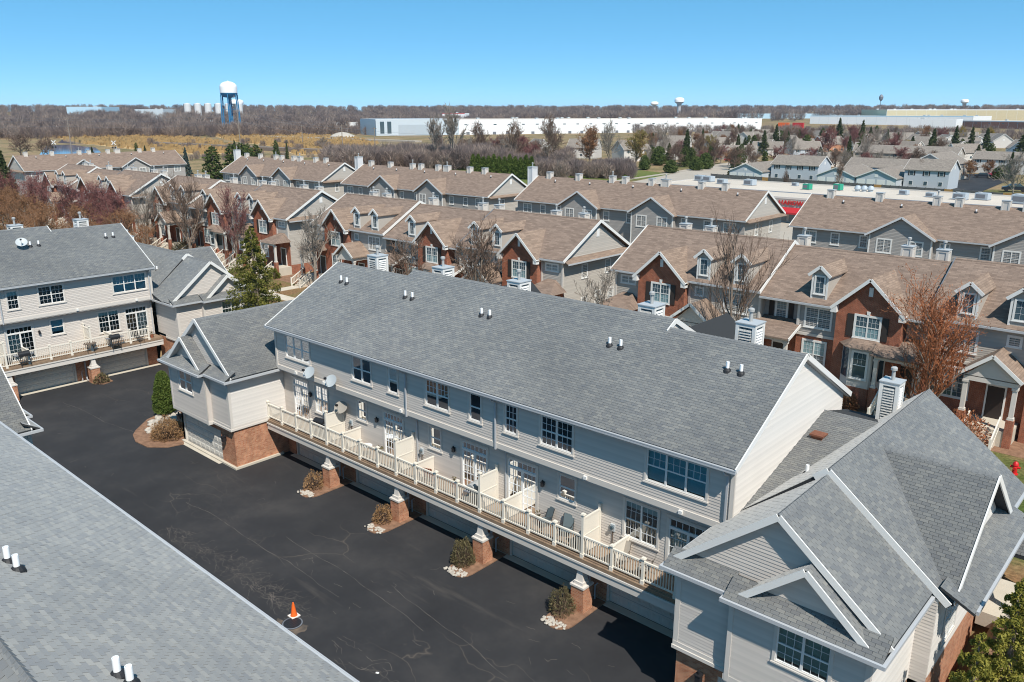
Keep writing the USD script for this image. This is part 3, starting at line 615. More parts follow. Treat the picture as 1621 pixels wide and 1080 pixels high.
    bx(sof, xa, 35.0, -.4, .36, 6.06, 6.1); bx(sof, 34.95, xb, -.75, .36, 6.02, 6.06); bx(sof, xa, xi, .3, 4, 6.04, 6.08); bx(sof, xo, xb, .3, 4.3, 6.02, 6.06)
    # outer side wall
    siding(wp, face('x', mx(xo), sgn), [(-.3, 2.6), (ym, 2.6), (ym, 6.2), (-.3, 6.2)]); wall_sheet(brk, face('x', mx(xo), sgn), [(.17, 0), (ym, 0), (ym, 2.6), (.17, 2.6)])
    wall_sheet(wp, face('y', 16.2, 1), [(mx(xi), 2), (mx(xo), 2), (mx(xo), 6.4), (mx(xr), 9.3), (mx(xi), 6.4)])
    vent_pipe(T, mx(34.55), 6.95, zl(34.55))
    if not right:
        siding(wp, face('x', mx(xo), sgn), [(4.3, 2), (16.2, 2), (16.2, 6.2), (4.3, 6.2)], ex=.3)
        return
    # rear part of the right wing, a little higher and wider
    z2 = zrg + .2; xc = 40.95; s2 = .795; z2l = lambda x: z2 - s2 * (x - xr)
    slope([(xc, ym, z2l(xc)), (xc, 16.6, z2l(xc)), (xr, 16.6, z2), (xr, ym, z2)], seed=70)
    slope([(xa, 16.6, zl(xa) + .015), (xa, ym, zl(xa) + .015), (xr, ym, z2), (xr, 16.6, z2)], seed=71)
    rf.cap((xr, ym, z2 + .015), (xr, 16.6, z2 + .015))
    wh.beam((xc, ym - .03, z2l(xc) - .07), (xr, ym - .03, z2 - .05), .05, .26); wh.beam((xr - .5, ym - .03, z2 - .45), (xr, ym - .03, z2 - .05), .05, .26)
    sd.prism([(xr - .6, ym + .12, z2 - .7), (xc - .3, ym + .12, 6.0), (xc - .3, ym + .12, 6.2), (xr, ym + .12, z2 - .15)], (0, .05, 0))
    # cross gable facing the right
    yd, zd = 8.85, 9.4; xg = 41.05; sdm = .76
    for q in (-1, 1):
        ye = yd + q * 4.35
        p = [(36.5, ye, zd - sdm * 4.35), (xg, ye, zd - sdm * 4.35), (xg, yd, zd), (36.5, yd, zd)]
        rf.slope(p if q < 0 else [p[1], p[0], p[3], p[2]], seed=72 + q)
        wh.beam((xg + .02, ye, zd - sdm * 4.35 - .07), (xg + .02, yd, zd - .07), .05, .24)
    rf.cap((36.7, yd, zd + .015), (xg, yd, zd + .015))
    siding(wp, face('x', 40.6, 1), [(yd - 4.2, 5.95), (yd + 4.2, 5.95), (yd, zd - .19)])
    rf.slope([(41.75, 4.3, 6.05), (41.75, 13.4, 6.05), (40.6, 13.4, 6.62), (40.6, 4.3, 6.62)], seed=75, th=.1)
    gut.box(41.72, 41.85, 4.5, 16.7, 5.92, 6.06); gut.box(xc, xc + .12, 13.2, 16.7, 5.95, 6.08)
    siding(wp, face('x', 40.6, 1), [(4.3, 2.9), (16.2, 2.9), (16.2, 6.1), (4.3, 6.1)]); wall_sheet(brk, face('x', 40.62, 1), [(4.3, 0), (16.2, 0), (16.2, 2.9), (4.3, 2.9)])
    siding(sd, face('y', 4.3, -1), [(xo, 2.6), (40.6, 2.6), (40.6, 6.1), (xo, 6.1)])
    for y0 in (5.6, 9.6): window(T, face('x', 40.6, 1), y0, y0 + 1.9, 3.4, 5.4, 2, True, 'top', simple=True, glass='glass_dark')
    # side porch
    for q in (-1, 1):
        p = [(40.6, 13.0 + q * 1.5, 5.2), (43.0, 13.0 + q * 1.5, 5.2), (43.0, 13.0, 6.2), (40.6, 13.0, 6.2)]
        rf.slope(p if q < 0 else [p[1], p[0], p[3], p[2]], seed=77 + q)
        wh.beam((43.02, 13.0 + q * 1.5, 5.13), (43.02, 13.0, 6.13), .05, .2)
    wp.prism([(42.8, 11.6, 5.2), (42.8, 14.4, 5.2), (42.8, 13, 6.1)], (-.08, 0, 0))
    for y in (11.7, 14.3):
        c = MB(); c.box(42.6, 42.85, y - .13, y + .13, 2.2, 5.2); c.box(42.55, 42.9, y - .18, y + .18, 2.2, 3.0); c.box(42.55, 42.9, y - .18, y + .18, 5.0, 5.2); c.build('porch_column', 'trim_white', T)
    MB().box(40.7, 43.0, 11.3, 14.7, 1.6, 2.25).build('porch_floor', 'concrete', T)
    # chimney on the inner slope
    chimney_box(T, 35.3, 14.35, 8.4, 10.5, .88, .85)

A = grey_block('long grey-roofed townhouse block with white balcony in the middle of the picture', (0, 0, 0), 0, near=170)
# ------------------------------------------------------------------ brown-roofed brick townhouses: one row, repeated
def gable_roof(rfm, face_axis, c, half, y0, y1, z, s, th=.14, out=None):
    """two slopes with the ridge along y; out: list of meshes (trim) for rakes"""
    for q in (-1, 1):
        p = [(c + q * half, y0, z - s * half), (c + q * half, y1, z - s * half), (c, y1, z), (c, y0, z)]
        rfm.prism(p if q > 0 else [p[1], p[0], p[3], p[2]], (0, 0, -th))
        if out is not None: out.beam((c + q * half, y0 - .02, z - s * half - .06), (c, y0 - .02, z - .06), .05, .22)
def brick_row(label, loc, group=None, brown='x'):
    T = thing('brick_townhouse_row', label, 'townhouses', loc)
    G = 2.0                     # courtyard level; local y = 0 at the eave
    E0, RZ, RY, s = 9.25, 12.5, 5.7, 3.25 / 5.7
    zr_ = lambda y: E0 + s * y
    roof, roofy, tan, taupe, brick, trim, sof, gut = MB(), MB(), MB(), MB(), MB(), MB(), MB(), MB(); rake = Pieces('rake_board', 'trim_white', T); dark = Pieces('step_flashing', 'gutter_dark', T)
    secs = [(0, 14.0, 0.0), (14.0, 25.9, -.32), (25.9, 40.0, 0.0)]
    for a, b, dz in secs:
        roof.prism([(a, -.0, E0 + dz), (b, -.0, E0 + dz), (b, RY, RZ + dz), (a, RY, RZ + dz)], (0, 0, -.16))
        roof.prism([(b, 11.4, E0 + dz), (a, 11.4, E0 + dz), (a, RY, RZ + dz), (b, RY, RZ + dz)], (0, 0, -.16))
        roof.prism([(a, RY - .16, RZ + dz - .05), (b, RY - .16, RZ + dz - .05), (b, RY, RZ + dz + .035), (a, RY, RZ + dz + .035)], (0, 0, -.03)); roof.prism([(a, RY + .16, RZ + dz - .05), (b, RY + .16, RZ + dz - .05), (b, RY, RZ + dz + .035), (a, RY, RZ + dz + .035)], (0, 0, -.03))
        gut.box(a, b, -.11, -.005, E0 + dz - .17, E0 + dz - .03); sof.box(a, b, 0, .42, E0 + dz - .22, E0 + dz - .17)
    R_ = roof.build('roof', 'brown_shingle_x', T)
    for x, sg in ((0, -1), (40.0, 1), (14.0, 1), (25.9, -1)):
        for y0, z0 in ((-.05, E0 - .03), (11.45, E0 - .03)): (rake if x != 25.9 else dark).beam((x + sg * .02, y0, z0 - .06), (x + sg * .02, RY, RZ - .06), .05, .26)
    # end walls and fin walls between sections
    for x, sg in ((.35, -1), (39.65, 1)):
        siding(tan, face('x', x, sg), [(.45, 6.15 if 0 else G), (11, G), (11, 9.1), (RY, RZ - .25), (.45, 9.2)], ex=.16)
        # pent strip across the gable
        p = [(x + sg * .75, .2, 9.0), (x + sg * .75, 11.2, 9.0), (x, 11.2, 9.35), (x, .2, 9.35)]
        roofy.prism(p if sg > 0 else [p[1], p[0], p[3], p[2]], (0, 0, -.08)); gut.box(x + sg * .73, x + sg * .83, .2, 11.2, 8.85, 8.98)
        MB().box(x, x + sg * .05, RY - .22, RY + .22, 10.9, 11.6).build('gable_vent', 'trim_white', T)
        fx = face('x', x, sg)
        for y0, z0, z1 in ((3.2, 7.1, 8.55), (7.0, 7.1, 8.55), (3.2, 3.7, 5.3), (5.4, 3.7, 5.6), (7.6, 3.7, 5.6)): window(T, fx, y0, y0 + 1.0, z0, z1, 1, True, 'top', simple=True, glass='glass_dark', cmat='trim_white')
        wall_sheet(brick, face('x', x + sg * .03, sg), [(.4, G - .6), (11, G - .6), (11, 3.2), (.4, 3.2)])
    for x in (14.0, 25.9): tan.box(x - .06, x + .06, .4, 6.2, G, 9.1)
    wall_sheet(tan, face('y', 11.0, 1), [(.3, G - 2), (39.7, G - 2), (39.7, 9.1), (.3, 9.1)])
    FY = face('y', .4, -1); FR = face('y', 1.0, -1)
    bays = [5.3, 22.3, 34.7]
    # front walls: siding above, brick below
    siding(tan, FY, [(.3, 6.5), (14, 6.5), (14, 9.1), (.3, 9.1)], ex=.14); siding(taupe, FR, [(14, 6.5), (25.9, 6.5), (25.9, 8.8), (14, 8.8)], ex=.14); siding(tan, FY, [(25.9, 6.5), (39.7, 6.5), (39.7, 9.1), (25.9, 9.1)], ex=.14)
    siding(taupe, FY, [(17.0, 6.5), (20.2, 6.5), (20.2, 8.8), (17.0, 8.8)], ex=.14); tan.box(16.9, 17.0, .4, 1.0, 6.5, 8.8)
    wall_sheet(brick, FY, [(.3, G - .5), (14, G - .5), (14, 6.4), (.3, 6.4)]); wall_sheet(brick, FR, [(14, G - .5), (25.9, G - .5), (25.9, 6.4), (14, 6.4)]); wall_sheet(brick, FY, [(25.9, G - .5), (39.7, G - .5), (39.7, 6.4), (25.9, 6.4)])
    wall_sheet(brick, FY, [(17, G - .5), (20.2, G - .5), (20.2, 6.4), (17, 6.4)])
    for a, b, y in ((.3, 14, .33), (14, 17, .93), (17, 20.2, .33), (25.9, 39.7, .33)): trim.box(a, b, y, y + .1, 6.36, 6.56)
    for x, y in ((.38, .36), (2.95, .36), (7.75, .36), (13.9, .36), (17.05, .36), (24.7, .96), (26.0, .36), (32.2, .36), (37.1, .36), (39.6, .36)): trim.box(x - .09, x + .09, y - .03, y + .1, 6.5, 9.05)
    # brick gables
    for k, c in enumerate(bays):
        h, yf, za = 2.25, -.2, 11.42; gs = .93
        gr = MB(); gt = MB()
        gable_roof(gr, 'y', c, h + .3, yf - .45, 4.2, za, gs, out=gt)
        for q in (-1, 1): gt.prism([(c + q * (h + .3), yf - .46, 8.7), (c + q * (h - .12), yf - .46, 8.7), (c + q * (h - .12), yf - .46, za - gs * (h - .12) - .25), (c + q * (h + .3), yf - .46, za - gs * (h + .3) + .05)], (0, .42, 0))
        Rg = gr.build('gable_roof', 'brown_shingle_y', T); gt.build('gable_trim', 'trim_white', Rg)
        bw = MB(); F = face('y', yf, -1); w0, w1, z0, z1 = c - .95, c + .95, 7.0, 8.75
        wall_sheet(bw, F, [(c - h, G - .5), (c + h, G - .5), (c + h, za - gs * h - .12), (c, za - .2), (c - h, za - gs * h - .12)], [(w0 + .05, z0, w1 - .05, z1)] , .3)
        for q in (-1, 1): bw.box(c + q * h, c + q * (h - .2), yf + .3, 1.2, G - .5, 9.1)
        bm = bw.build('brick_gable', 'brick_red', T)
        MB().box(c - .14, c + .14, yf - .04, yf, 10.1, 10.75).build('gable_vent', 'trim_white', bm); MB().prism([(c - .08, yf - .05, 8.72), (c + .08, yf - .05, 8.72), (c + .14, yf - .05, 9.02), (c - .14, yf - .05, 9.02)], (0, .06, 0)).build('keystone', 'trim_white', bm)
        window(T, F, w0, w1, z0, z1, 2, True, 'full', simple=True, glass='glass_dark', cmat='trim_white', name='gable_window')
        for q in (-1, 1): MB().box(c + q * .98, c + q * 1.42, yf - .05, yf, 7.05, 8.7).build('shutter', 'shutter', T)
        if k == 1:      # bay window
            b = MB(); P3 = [(c - 1.5, yf), (c - .75, yf - .75), (c + .75, yf - .75), (c + 1.5, yf)]
            b.prism([(x, y, 3.6) for x, y in P3], (0, 0, 2.9)); bb = b.build('bay_window', 'trim_beige', T); MB().prism([(x, y, 2.0) for x, y in P3], (0, 0, 1.6)).build('bay_base', 'brick_red', bb)
            ro = MB(); Q = [(c - 1.8, yf, 6.5), (c - .95, yf - 1.1, 6.5), (c + .95, yf - 1.1, 6.5), (c + 1.8, yf, 6.5)]; t0, t1 = (c - .8, yf, 7.05), (c + .8, yf, 7.05)
            ro.add([*Q, t0, t1], [(0, 1, 4), (1, 2, 5), (1, 5, 4), (2, 3, 5), (0, 3, 2), (0, 2, 1)]); ro.build('bay_roof', 'brown_shingle_x', bb)
            window(T, face('y', yf - .75, -1), c - .6, c + .6, 4.2, 6.3, 1, True, 'top', simple=True, glass='glass_dark', cmat='trim_white', name='bay_sash')
            for q in (-1, 1):
                p0, p1 = np.array([c + q * 1.42, yf - .09]), np.array([c + q * .85, yf - .66]); nrm = np.array([q * .707, -.707])
                m = MB(); v = [(*(p0 + nrm * .03), 4.2), (*(p1 + nrm * .03), 4.2), (*(p1 + nrm * .03), 6.3), (*(p0 + nrm * .03), 6.3)]; m.add(v, [(0, 1, 2), (0, 2, 3), (0, 2, 1), (0, 3, 2)]); pn = m.build('bay_pane', 'glass_dark', bb)
        else: window(T, F, c - .95, c + .95, 3.9, 6.0, 2, True, 'full', simple=True, glass='glass_dark', cmat='trim_white')
    # dormers
    for c, dz, yf in ((8.9, 0, .35), (12.2, 0, .35), (18.35, -.32, .55), (28.3, 0, .35), (31.3, 0, .35)):
        zb = zr_(yf) + dz; zt = zb + 1.75; d = MB(); hw = .62
        ys = yf + (zt + .1 - zb) / s
        d.prism([(c - hw, yf, zb - .2), (c + hw, yf, zb - .2), (c + hw, yf, zt), (c, yf, zt + .55), (c - hw, yf, zt)], (0, .12, 0))
        for q in (-1, 1): d.prism([(c + q * hw, yf + .12, zb - .2), (c + q * hw, yf + .12, zt), (c + q * hw, ys, zt), ], (-q * .06, 0, 0))
        D = d.build('dormer', 'siding_tan', T); dr = MB(); dt = MB()
        gable_roof(dr, 'y', c, hw + .22, yf - .2, ys + 1.3, zt + .72, .85, .08, dt); dr.build('dormer_roof', 'brown_shingle_y', D); dt.build('dormer_trim', 'trim_white', D)
        dt2 = MB()
        for q in (-1, 1): dt2.box(c + q * hw, c + q * (hw - .14), yf - .03, yf, zb - .1, zt)
        dt2.build('corner_trim', 'trim_white', D)
        window(T, face('y', yf, -1), c - .42, c + .42, zb + .3, zt - .02, 1, False, 'full', simple=True, glass='glass_dark', cmat='trim_white', name='dormer_window', cas=.08)
    # windows on the siding
    for a, b, z0, z1, n, F, g in ((.85, 2.5, 8.05, 8.85, 2, FY, 'full'), (8.2, 9.05, 8.0, 8.8, 1, FY, 'full'), (10.8, 12.95, 7.1, 8.75, 3, FY, 'full'), (14.9, 15.95, 7.1, 8.7, 1, FR, 'full'), (17.5, 19.6, 7.0, 8.65, 2, FY, 'full'),
                                  (27.05, 29.2, 7.1, 8.75, 3, FY, 'full'), (30.8, 31.7, 8.0, 8.8, 1, FY, 'full'), (37.5, 39.15, 8.05, 8.85, 2, FY, 'full')):
        window(T, F, a, b, z0, z1, n, n != 1 or z1 - z0 > 1, g, simple=True, glass='glass_dark', cmat='trim_white')
    for x in (14.62, 16.2): MB().box(x - .2, x + .2, .95, 1.0, 7.15, 8.65).build('shutter', 'shutter', T)
    for a, b, n, F in ((10.9, 12.9, 2, FY), (17.5, 19.4, 2, FY), (27.1, 29.1, 2, FY)): window(T, F, a, b, 3.9, 6.1, n, True, 'full', simple=True, glass='glass_dark', cmat='trim_white')
    # porches: (centre, kind, door side)
    for c, kind, yw in ((1.65, 'hip', .4), (9.3, 'gable', .4), (15.5, 'shed', 1.0), (24.9, 'shed', 1.0), (30.7, 'gable', .4), (38.3, 'hip', .4)):
        pr = MB(); pt = MB(); px_ = MB(); w = 1.55; yf = yw - 2.3
        if kind == 'gable':
            gable_roof(pr, 'y', c, w + .25, yf - .35, yw, 7.95, .8, .12, pt)
            px_.prism([(c - w, yf, 6.3), (c + w, yf, 6.3), (c, yf, 7.7)], (0, .1, 0)); px_.box(c - w, c + w, yf, yf + .25, 6.0, 6.35); px_.box(c - w, c - w + .2, yf + .25, yw, 6.0, 6.35); px_.box(c + w - .2, c + w, yf + .25, yw, 6.0, 6.35)
        else:
            zt = 7.3
            pr.prism([(c - w - .2, yf - .3, 6.35), (c + w + .2, yf - .3, 6.35), (c + w + .2, yw, zt), (c - w - .2, yw, zt)], (0, 0, -.1)) if kind == 'shed' else pr.add([(c - w - .3, yf - .3, 6.3), (c + w + .3, yf - .3, 6.3), (c + w + .3, yw, 6.3), (c - w - .3, yw, 6.3), (c - .5, yw, zt), (c + .5, yw, zt)], [(0, 1, 5), (0, 5, 4), (1, 2, 5), (0, 4, 3), (0, 3, 2), (0, 2, 1)])
            px_.box(c - w, c + w, yf, yf + .2, 6.0, 6.25)
            if kind == 'shed': pt.beam((c + w + .22, yf - .3, 6.28), (c + w + .22, yw, 7.22), .05, .24)
        pr_ = pr.build('porch_roof', 'brown_shingle_y' if kind == 'gable' else 'brown_shingle_x', T); pt.build('porch_rake', 'trim_white', pr_); px_.build('porch_beam', 'trim_beige', pr_)
        for q in (-1, 1):
            m = MB(); x = c + q * (w - .15); m.box(x - .13, x + .13, yf + .02, yf + .28, 3.9, 6.0); m.box(x - .18, x + .18, yf - .03, yf + .33, 3.9, 4.05); m.box(x - .18, x + .18, yf - .03, yf + .33, 5.85, 6.0); m.build('porch_column', 'trim_beige', T)
            m = MB(); m.box(x - .22, x + .22, yf - .06, yf + .36, G, 3.9); m.build('porch_pier', 'brick_red', T)
        f = MB(); f.box(c - w, c + w, yf, yw, G - .3, 3.05); f.build('porch_floor', 'concrete', T)
        st = MB()
        for k in range(6): st.box(c - .8, c + .8, yf - .3 * (k + 1), yf - .3 * k, G - .3, 3.05 - .175 * (k + 1) + .02)
        st.build('steps', 'sidewalk', T)
        rl = MB()
        for q in (-1, 1):
            x = c + q * .88; rl.beam((x, yf - .05, 4.0), (x, yf - 1.9, 2.95), .08, .1); rl.beam((x, yf - .05, 3.25), (x, yf - 1.9, 2.2), .06, .08); rl.box(x - .07, x + .07, yf - 2.0, yf - 1.86, G, 3.1)
            for k in range(1, 9): y = yf - .05 - 1.82 * k / 9; z = 4.0 - 1.05 * k / 9; rl.box(x - .02, x + .02, y - .02, y + .02, z - .75, z)
        rl.build('stair_railing', 'vinyl', T)
        d = MB(); d.box(c - .5, c + .5, yw - .06, yw - .02, 3.05, 5.25); dd = d.build('door', 'door_dark', T); fr_ = MB()
        for a in ((c - .6, c - .5, 3.05, 5.35), (c + .5, c + .6, 3.05, 5.35), (c - .5, c + .5, 5.25, 5.35)): fr_.box(a[0], a[1], yw - .08, yw, a[2], a[3])
        fr_.build('door_frame', 'trim_white', dd)
    # chimneys on the rear slope, vents
    for x in (2.6, 5.2, 13.8, 22.0, 24.5, 32.6, 36.2): chimney_box(T, x, 8.0, 10.2, 12.65, .85, .85, louvre=False, mat='trim_beige')
    for x in (4.6, 10.3, 19.8, 28.3, 35.2): vent_pipe(T, x, 9.2, zr_(2.2) - .1, .35)
    roofy.build('pent_roof', 'brown_shingle_y', T); tan.build('siding', 'siding_tan', T); taupe.build('front_siding', 'siding_taupe', T); brick.build('brick_wall', 'brick_red', T); trim.build('trim', 'trim_beige', T); sof.build('soffit', 'soffit', T); gut.build('gutter', 'gutter', T)
    return T
D1 = brick_row('brown-roofed brick townhouse row behind the grey block, nearest the right edge', (5.3, 34.1, 0))
D2 = dup(D1, (-40.0, 34.1, 0), 0, 'brown-roofed brick townhouse row directly behind the left half of the grey block')
D3 = dup(D1, (-85.4, 34.1, 0), 0, 'brown-roofed brick townhouse row behind the pointed evergreen tree')
D4 = dup(D1, (-131.0, 34.1, 0), 0, 'brown-roofed townhouse row half hidden by the red-budded trees at the left')
# ------------------------------------------------------------------ second brown row: grey siding with wide cross gables
def grey_row(label, loc, side=True):
    T = thing('siding_townhouse_row', label, 'townhouses', loc); E0, RZ, RY, s = 9.25, 12.6, 5.8, 3.35 / 5.8; L = 39.2
    roof, wl, end, trim, gut = MB(), MB(), MB(), MB(), MB(); rake = Pieces('rake_board', 'trim_white', T)
    roof.prism([(0, 0, E0), (L, 0, E0), (L, RY, RZ), (0, RY, RZ)], (0, 0, -.16)); roof.prism([(L, 11.6, E0), (0, 11.6, E0), (0, RY, RZ), (L, RY, RZ)], (0, 0, -.16)); roof.build('roof', 'brown_shingle_x', T)
    gut.box(0, L, -.11, 0, E0 - .17, E0 - .03)
    F = face('y', .45, -1)
    siding(wl, F, [(.3, 5.9), (L - .3, 5.9), (L - .3, 9.1), (.3, 9.1)], ex=.16); wall_sheet(wl, F, [(.3, 0), (L - .3, 0), (L - .3, 5.9), (.3, 5.9)])
    for x, sg in ((0, -1), (L, 1)):
        for y0 in (-.05, 11.65): rake.beam((x, y0, E0 - .06), (x, RY, RZ - .06), .05, .26)
    for x, sg in ((.3, -1), (L - .3, 1)):
        siding(end, face('x', x, sg), [(.45, 0), (11.1, 0), (11.1, 9.1), (RY, RZ - .25), (.45, 9.1)], ex=.2)
        p = [(x + sg * .7, .2, 9.0), (x + sg * .7, 11.4, 9.0), (x, 11.4, 9.3), (x, .2, 9.3)]; MB().prism(p if sg > 0 else [p[1], p[0], p[3], p[2]], (0, 0, -.08)).build('pent_roof', 'brown_shingle_y', T)
        MB().box(x, x + sg * .05, RY - .25, RY + .25, 10.9, 11.7).build('gable_vent', 'trim_white', T)
        for y0, z0 in ((3.3, 7.0), (7.4, 7.0), (3.3, 3.6), (7.4, 3.6)): window(T, face('x', x, sg), y0, y0 + 1, z0, z0 + 1.6, 1, True, 'none', simple=True, glass='glass_dark', cmat='trim_white')
    wall_sheet(end, face('y', 11.1, 1), [(.3, 0), (L - .3, 0), (L - .3, 9.1), (.3, 9.1)])
    for c in (13.0, 25.6):
        gr, gt = MB(), MB(); gable_roof(gr, 'y', c, 3.75, -.85, 4.6, 11.4, .6, out=gt); g = gr.build('gable_roof', 'brown_shingle_y', T); gt.build('gable_trim', 'trim_grey', g)
        m = MB(); siding(m, face('y', -.45, -1), [(c - 3.3, 3), (c + 3.3, 3), (c + 3.3, 9.2), (c, 11.2), (c - 3.3, 9.2)], ex=.16); m.box(c - 3.3, c - 3.2, -.44, .5, 3, 9.2); m.box(c + 3.2, c + 3.3, -.44, .5, 3, 9.2); gm = m.build('gable_wall', 'siding_taupe', T)
        m = MB(); m.box(c - 3.36, c - 3.2, -.5, -.4, 3, 9.15); m.box(c + 3.2, c + 3.36, -.5, -.4, 3, 9.15); m.build('corner_trim', 'trim_white', gm)
        for q in (-1.65, 1.65): window(T, face('y', -.45, -1), c + q - .85, c + q + .85, 7.2, 8.85, 2, True, 'full', simple=True, glass='glass_dark', cmat='trim_white')
    for x, n, w in ((2.4, 2, 1.8), (5.5, 1, 1.1), (8.8, 1, 1.0), (17.4, 1, 1.1), (21.4, 1, 1.1), (30.2, 1, 1.1), (33.6, 1, 1.1), (36.8, 2, 1.8)): window(T, F, x - w / 2, x + w / 2, 7.35, 8.85, n, True, 'full', simple=True, glass='glass_dark', cmat='trim_white')
    for x, w in ((2.6, .95), (8.4, .95), (14.7, .95), (17.0, .95), (21.6, .95), (23.9, 1.5), (29.6, .95), (33.2, .95)):
        chimney_box(T, x, 5.6, 11.6, 13.3, w * .88, .8, louvre=False, mat='trim_beige', pipe=(x in (14.7, 23.9)))
    if side: chimney_box(T, -.55, 5.0, 0, 14.0, 1.0, 1.3, louvre=False, mat='trim_grey')
    for x in (4.5, 11.2, 19, 27, 35.5): vent_pipe(T, x, 4.6, E0 + s * 4.6, .35)
    wl.build('siding', 'siding_taupe', T); end.build('end_siding', 'siding_tan', T); gut.build('gutter', 'gutter', T)
    return T
E1 = grey_row('brown-roofed grey-sided townhouse row beside the shop, at the right edge', (4.9, 71.9, 0), False)
E2 = grey_row('brown-roofed grey-sided townhouse row just left of the shop with red letters', (-40.0, 71.9, 0))
E3 = dup(E2, (-84.9, 71.9, 0), 0, 'brown-roofed grey-sided townhouse row in front of the evergreen hedge')
E4 = dup(E2, (-130.3, 71.9, 0), 0, 'brown-roofed grey-sided townhouse row just right of the dark green pines')
E5 = dup(E1, (-165.4, 42.5, 0), 90, 'farthest brown-roofed townhouse row, in front of the blue pond')
B = grey_block('beige townhouse block with grey roof at the left edge, facing right', (-22.6, -24.9, 0), 90, xe=32.6, left_wing=False, variant=4)
C = grey_block('grey roof of the nearest townhouse block, filling the lower left corner', (32.5, -11.35, 0), 180, near=110, left_wing=False, x0=-7.0, deep0=True, vents=((.58, 8.0), (.95, 8.08), (6.6, 8.05), (7.15, 8.08), (13.4, 8.0), (14.0, 8.0), (20, 8.0), (20.6, 8.0)))
# ------------------------------------------------------------------ terrain, paving
def sm(a, b, x): t = np.clip((x - a) / (b - a), 0, 1); return t * t * (3 - 2 * t)
def T_(x, y):
    x, y = np.asarray(x, float), np.asarray(y, float)
    lo = np.where(x < -36, -60.0, np.where(x > 41.3, 0.0, 8.5)); hi = np.where(x < -36, -45.0, np.where(x > 41.3, 9.0, 14.0))
    z = 2.0 * sm(lo, hi, y) * (1 - sm(37.5, 44.5, y)) * sm(-215, -190, x)
    r = np.hypot(x - 46, y + 24)
    z = z + 21 * sm(850, 2700, r)
    return z - .03
gx = np.unique(np.concatenate([-np.geomspace(60, 6000, 60), np.arange(-60, 60.1, 1.5), np.geomspace(60, 4500, 30), [-36.01, -35.9, 41.2, 41.35]]))
gy = np.unique(np.concatenate([-np.geomspace(40, 900, 10), np.arange(-40, 60.1, 1.5), np.geomspace(60, 6500, 60)]))
GX, GY = np.meshgrid(gx, gy); V = np.stack([GX, GY, T_(GX, GY)], -1).reshape(-1, 3); nx = len(gx)
I = (np.arange(len(gy) - 1)[:, None] * nx + np.arange(nx - 1)[None]).ravel()
MAT['ground'] = usdkit.material(stage, W + '/Looks/ground', {
    'g': ('geometry', {}), 'n1': ('noise_texture', {'scale': .035, 'detail': 6.0, 'roughness': .6}), 'n2': ('noise_texture', {'scale': .9, 'detail': 5.0}),
    'r1': ('rgb_ramp', {'ramp': [(.34, (.11, .11, .04)), (.42, (.19, .15, .075)), (.56, (.29, .205, .11)), (.68, (.19, .13, .085))]}),
    'mr': ('map_range', {'from_min': .3, 'from_max': .7, 'to_min': .65, 'to_max': 1.3}), 'h': ('hsv', {}), 'b': ('bump', {'distance': .06, 'strength': .6}), 'p': ('principled_bsdf', {'roughness': .95, 'specular_ior_level': .1})},
    [('g.position', 'n1.vector'), ('g.position', 'n2.vector'), ('n1.fac', 'r1.fac'), ('n2.fac', 'mr.value'), ('mr.result', 'h.value'), ('r1.color', 'h.color'), ('h.color', 'p.base_color'), ('n2.fac', 'b.height'), ('b.normal', 'p.normal')], surface='p.BSDF')
MB().add(V, np.stack([I, I + 1, I + nx + 1, I + nx], 1)).build('ground', 'ground', smooth=True, kind='structure')
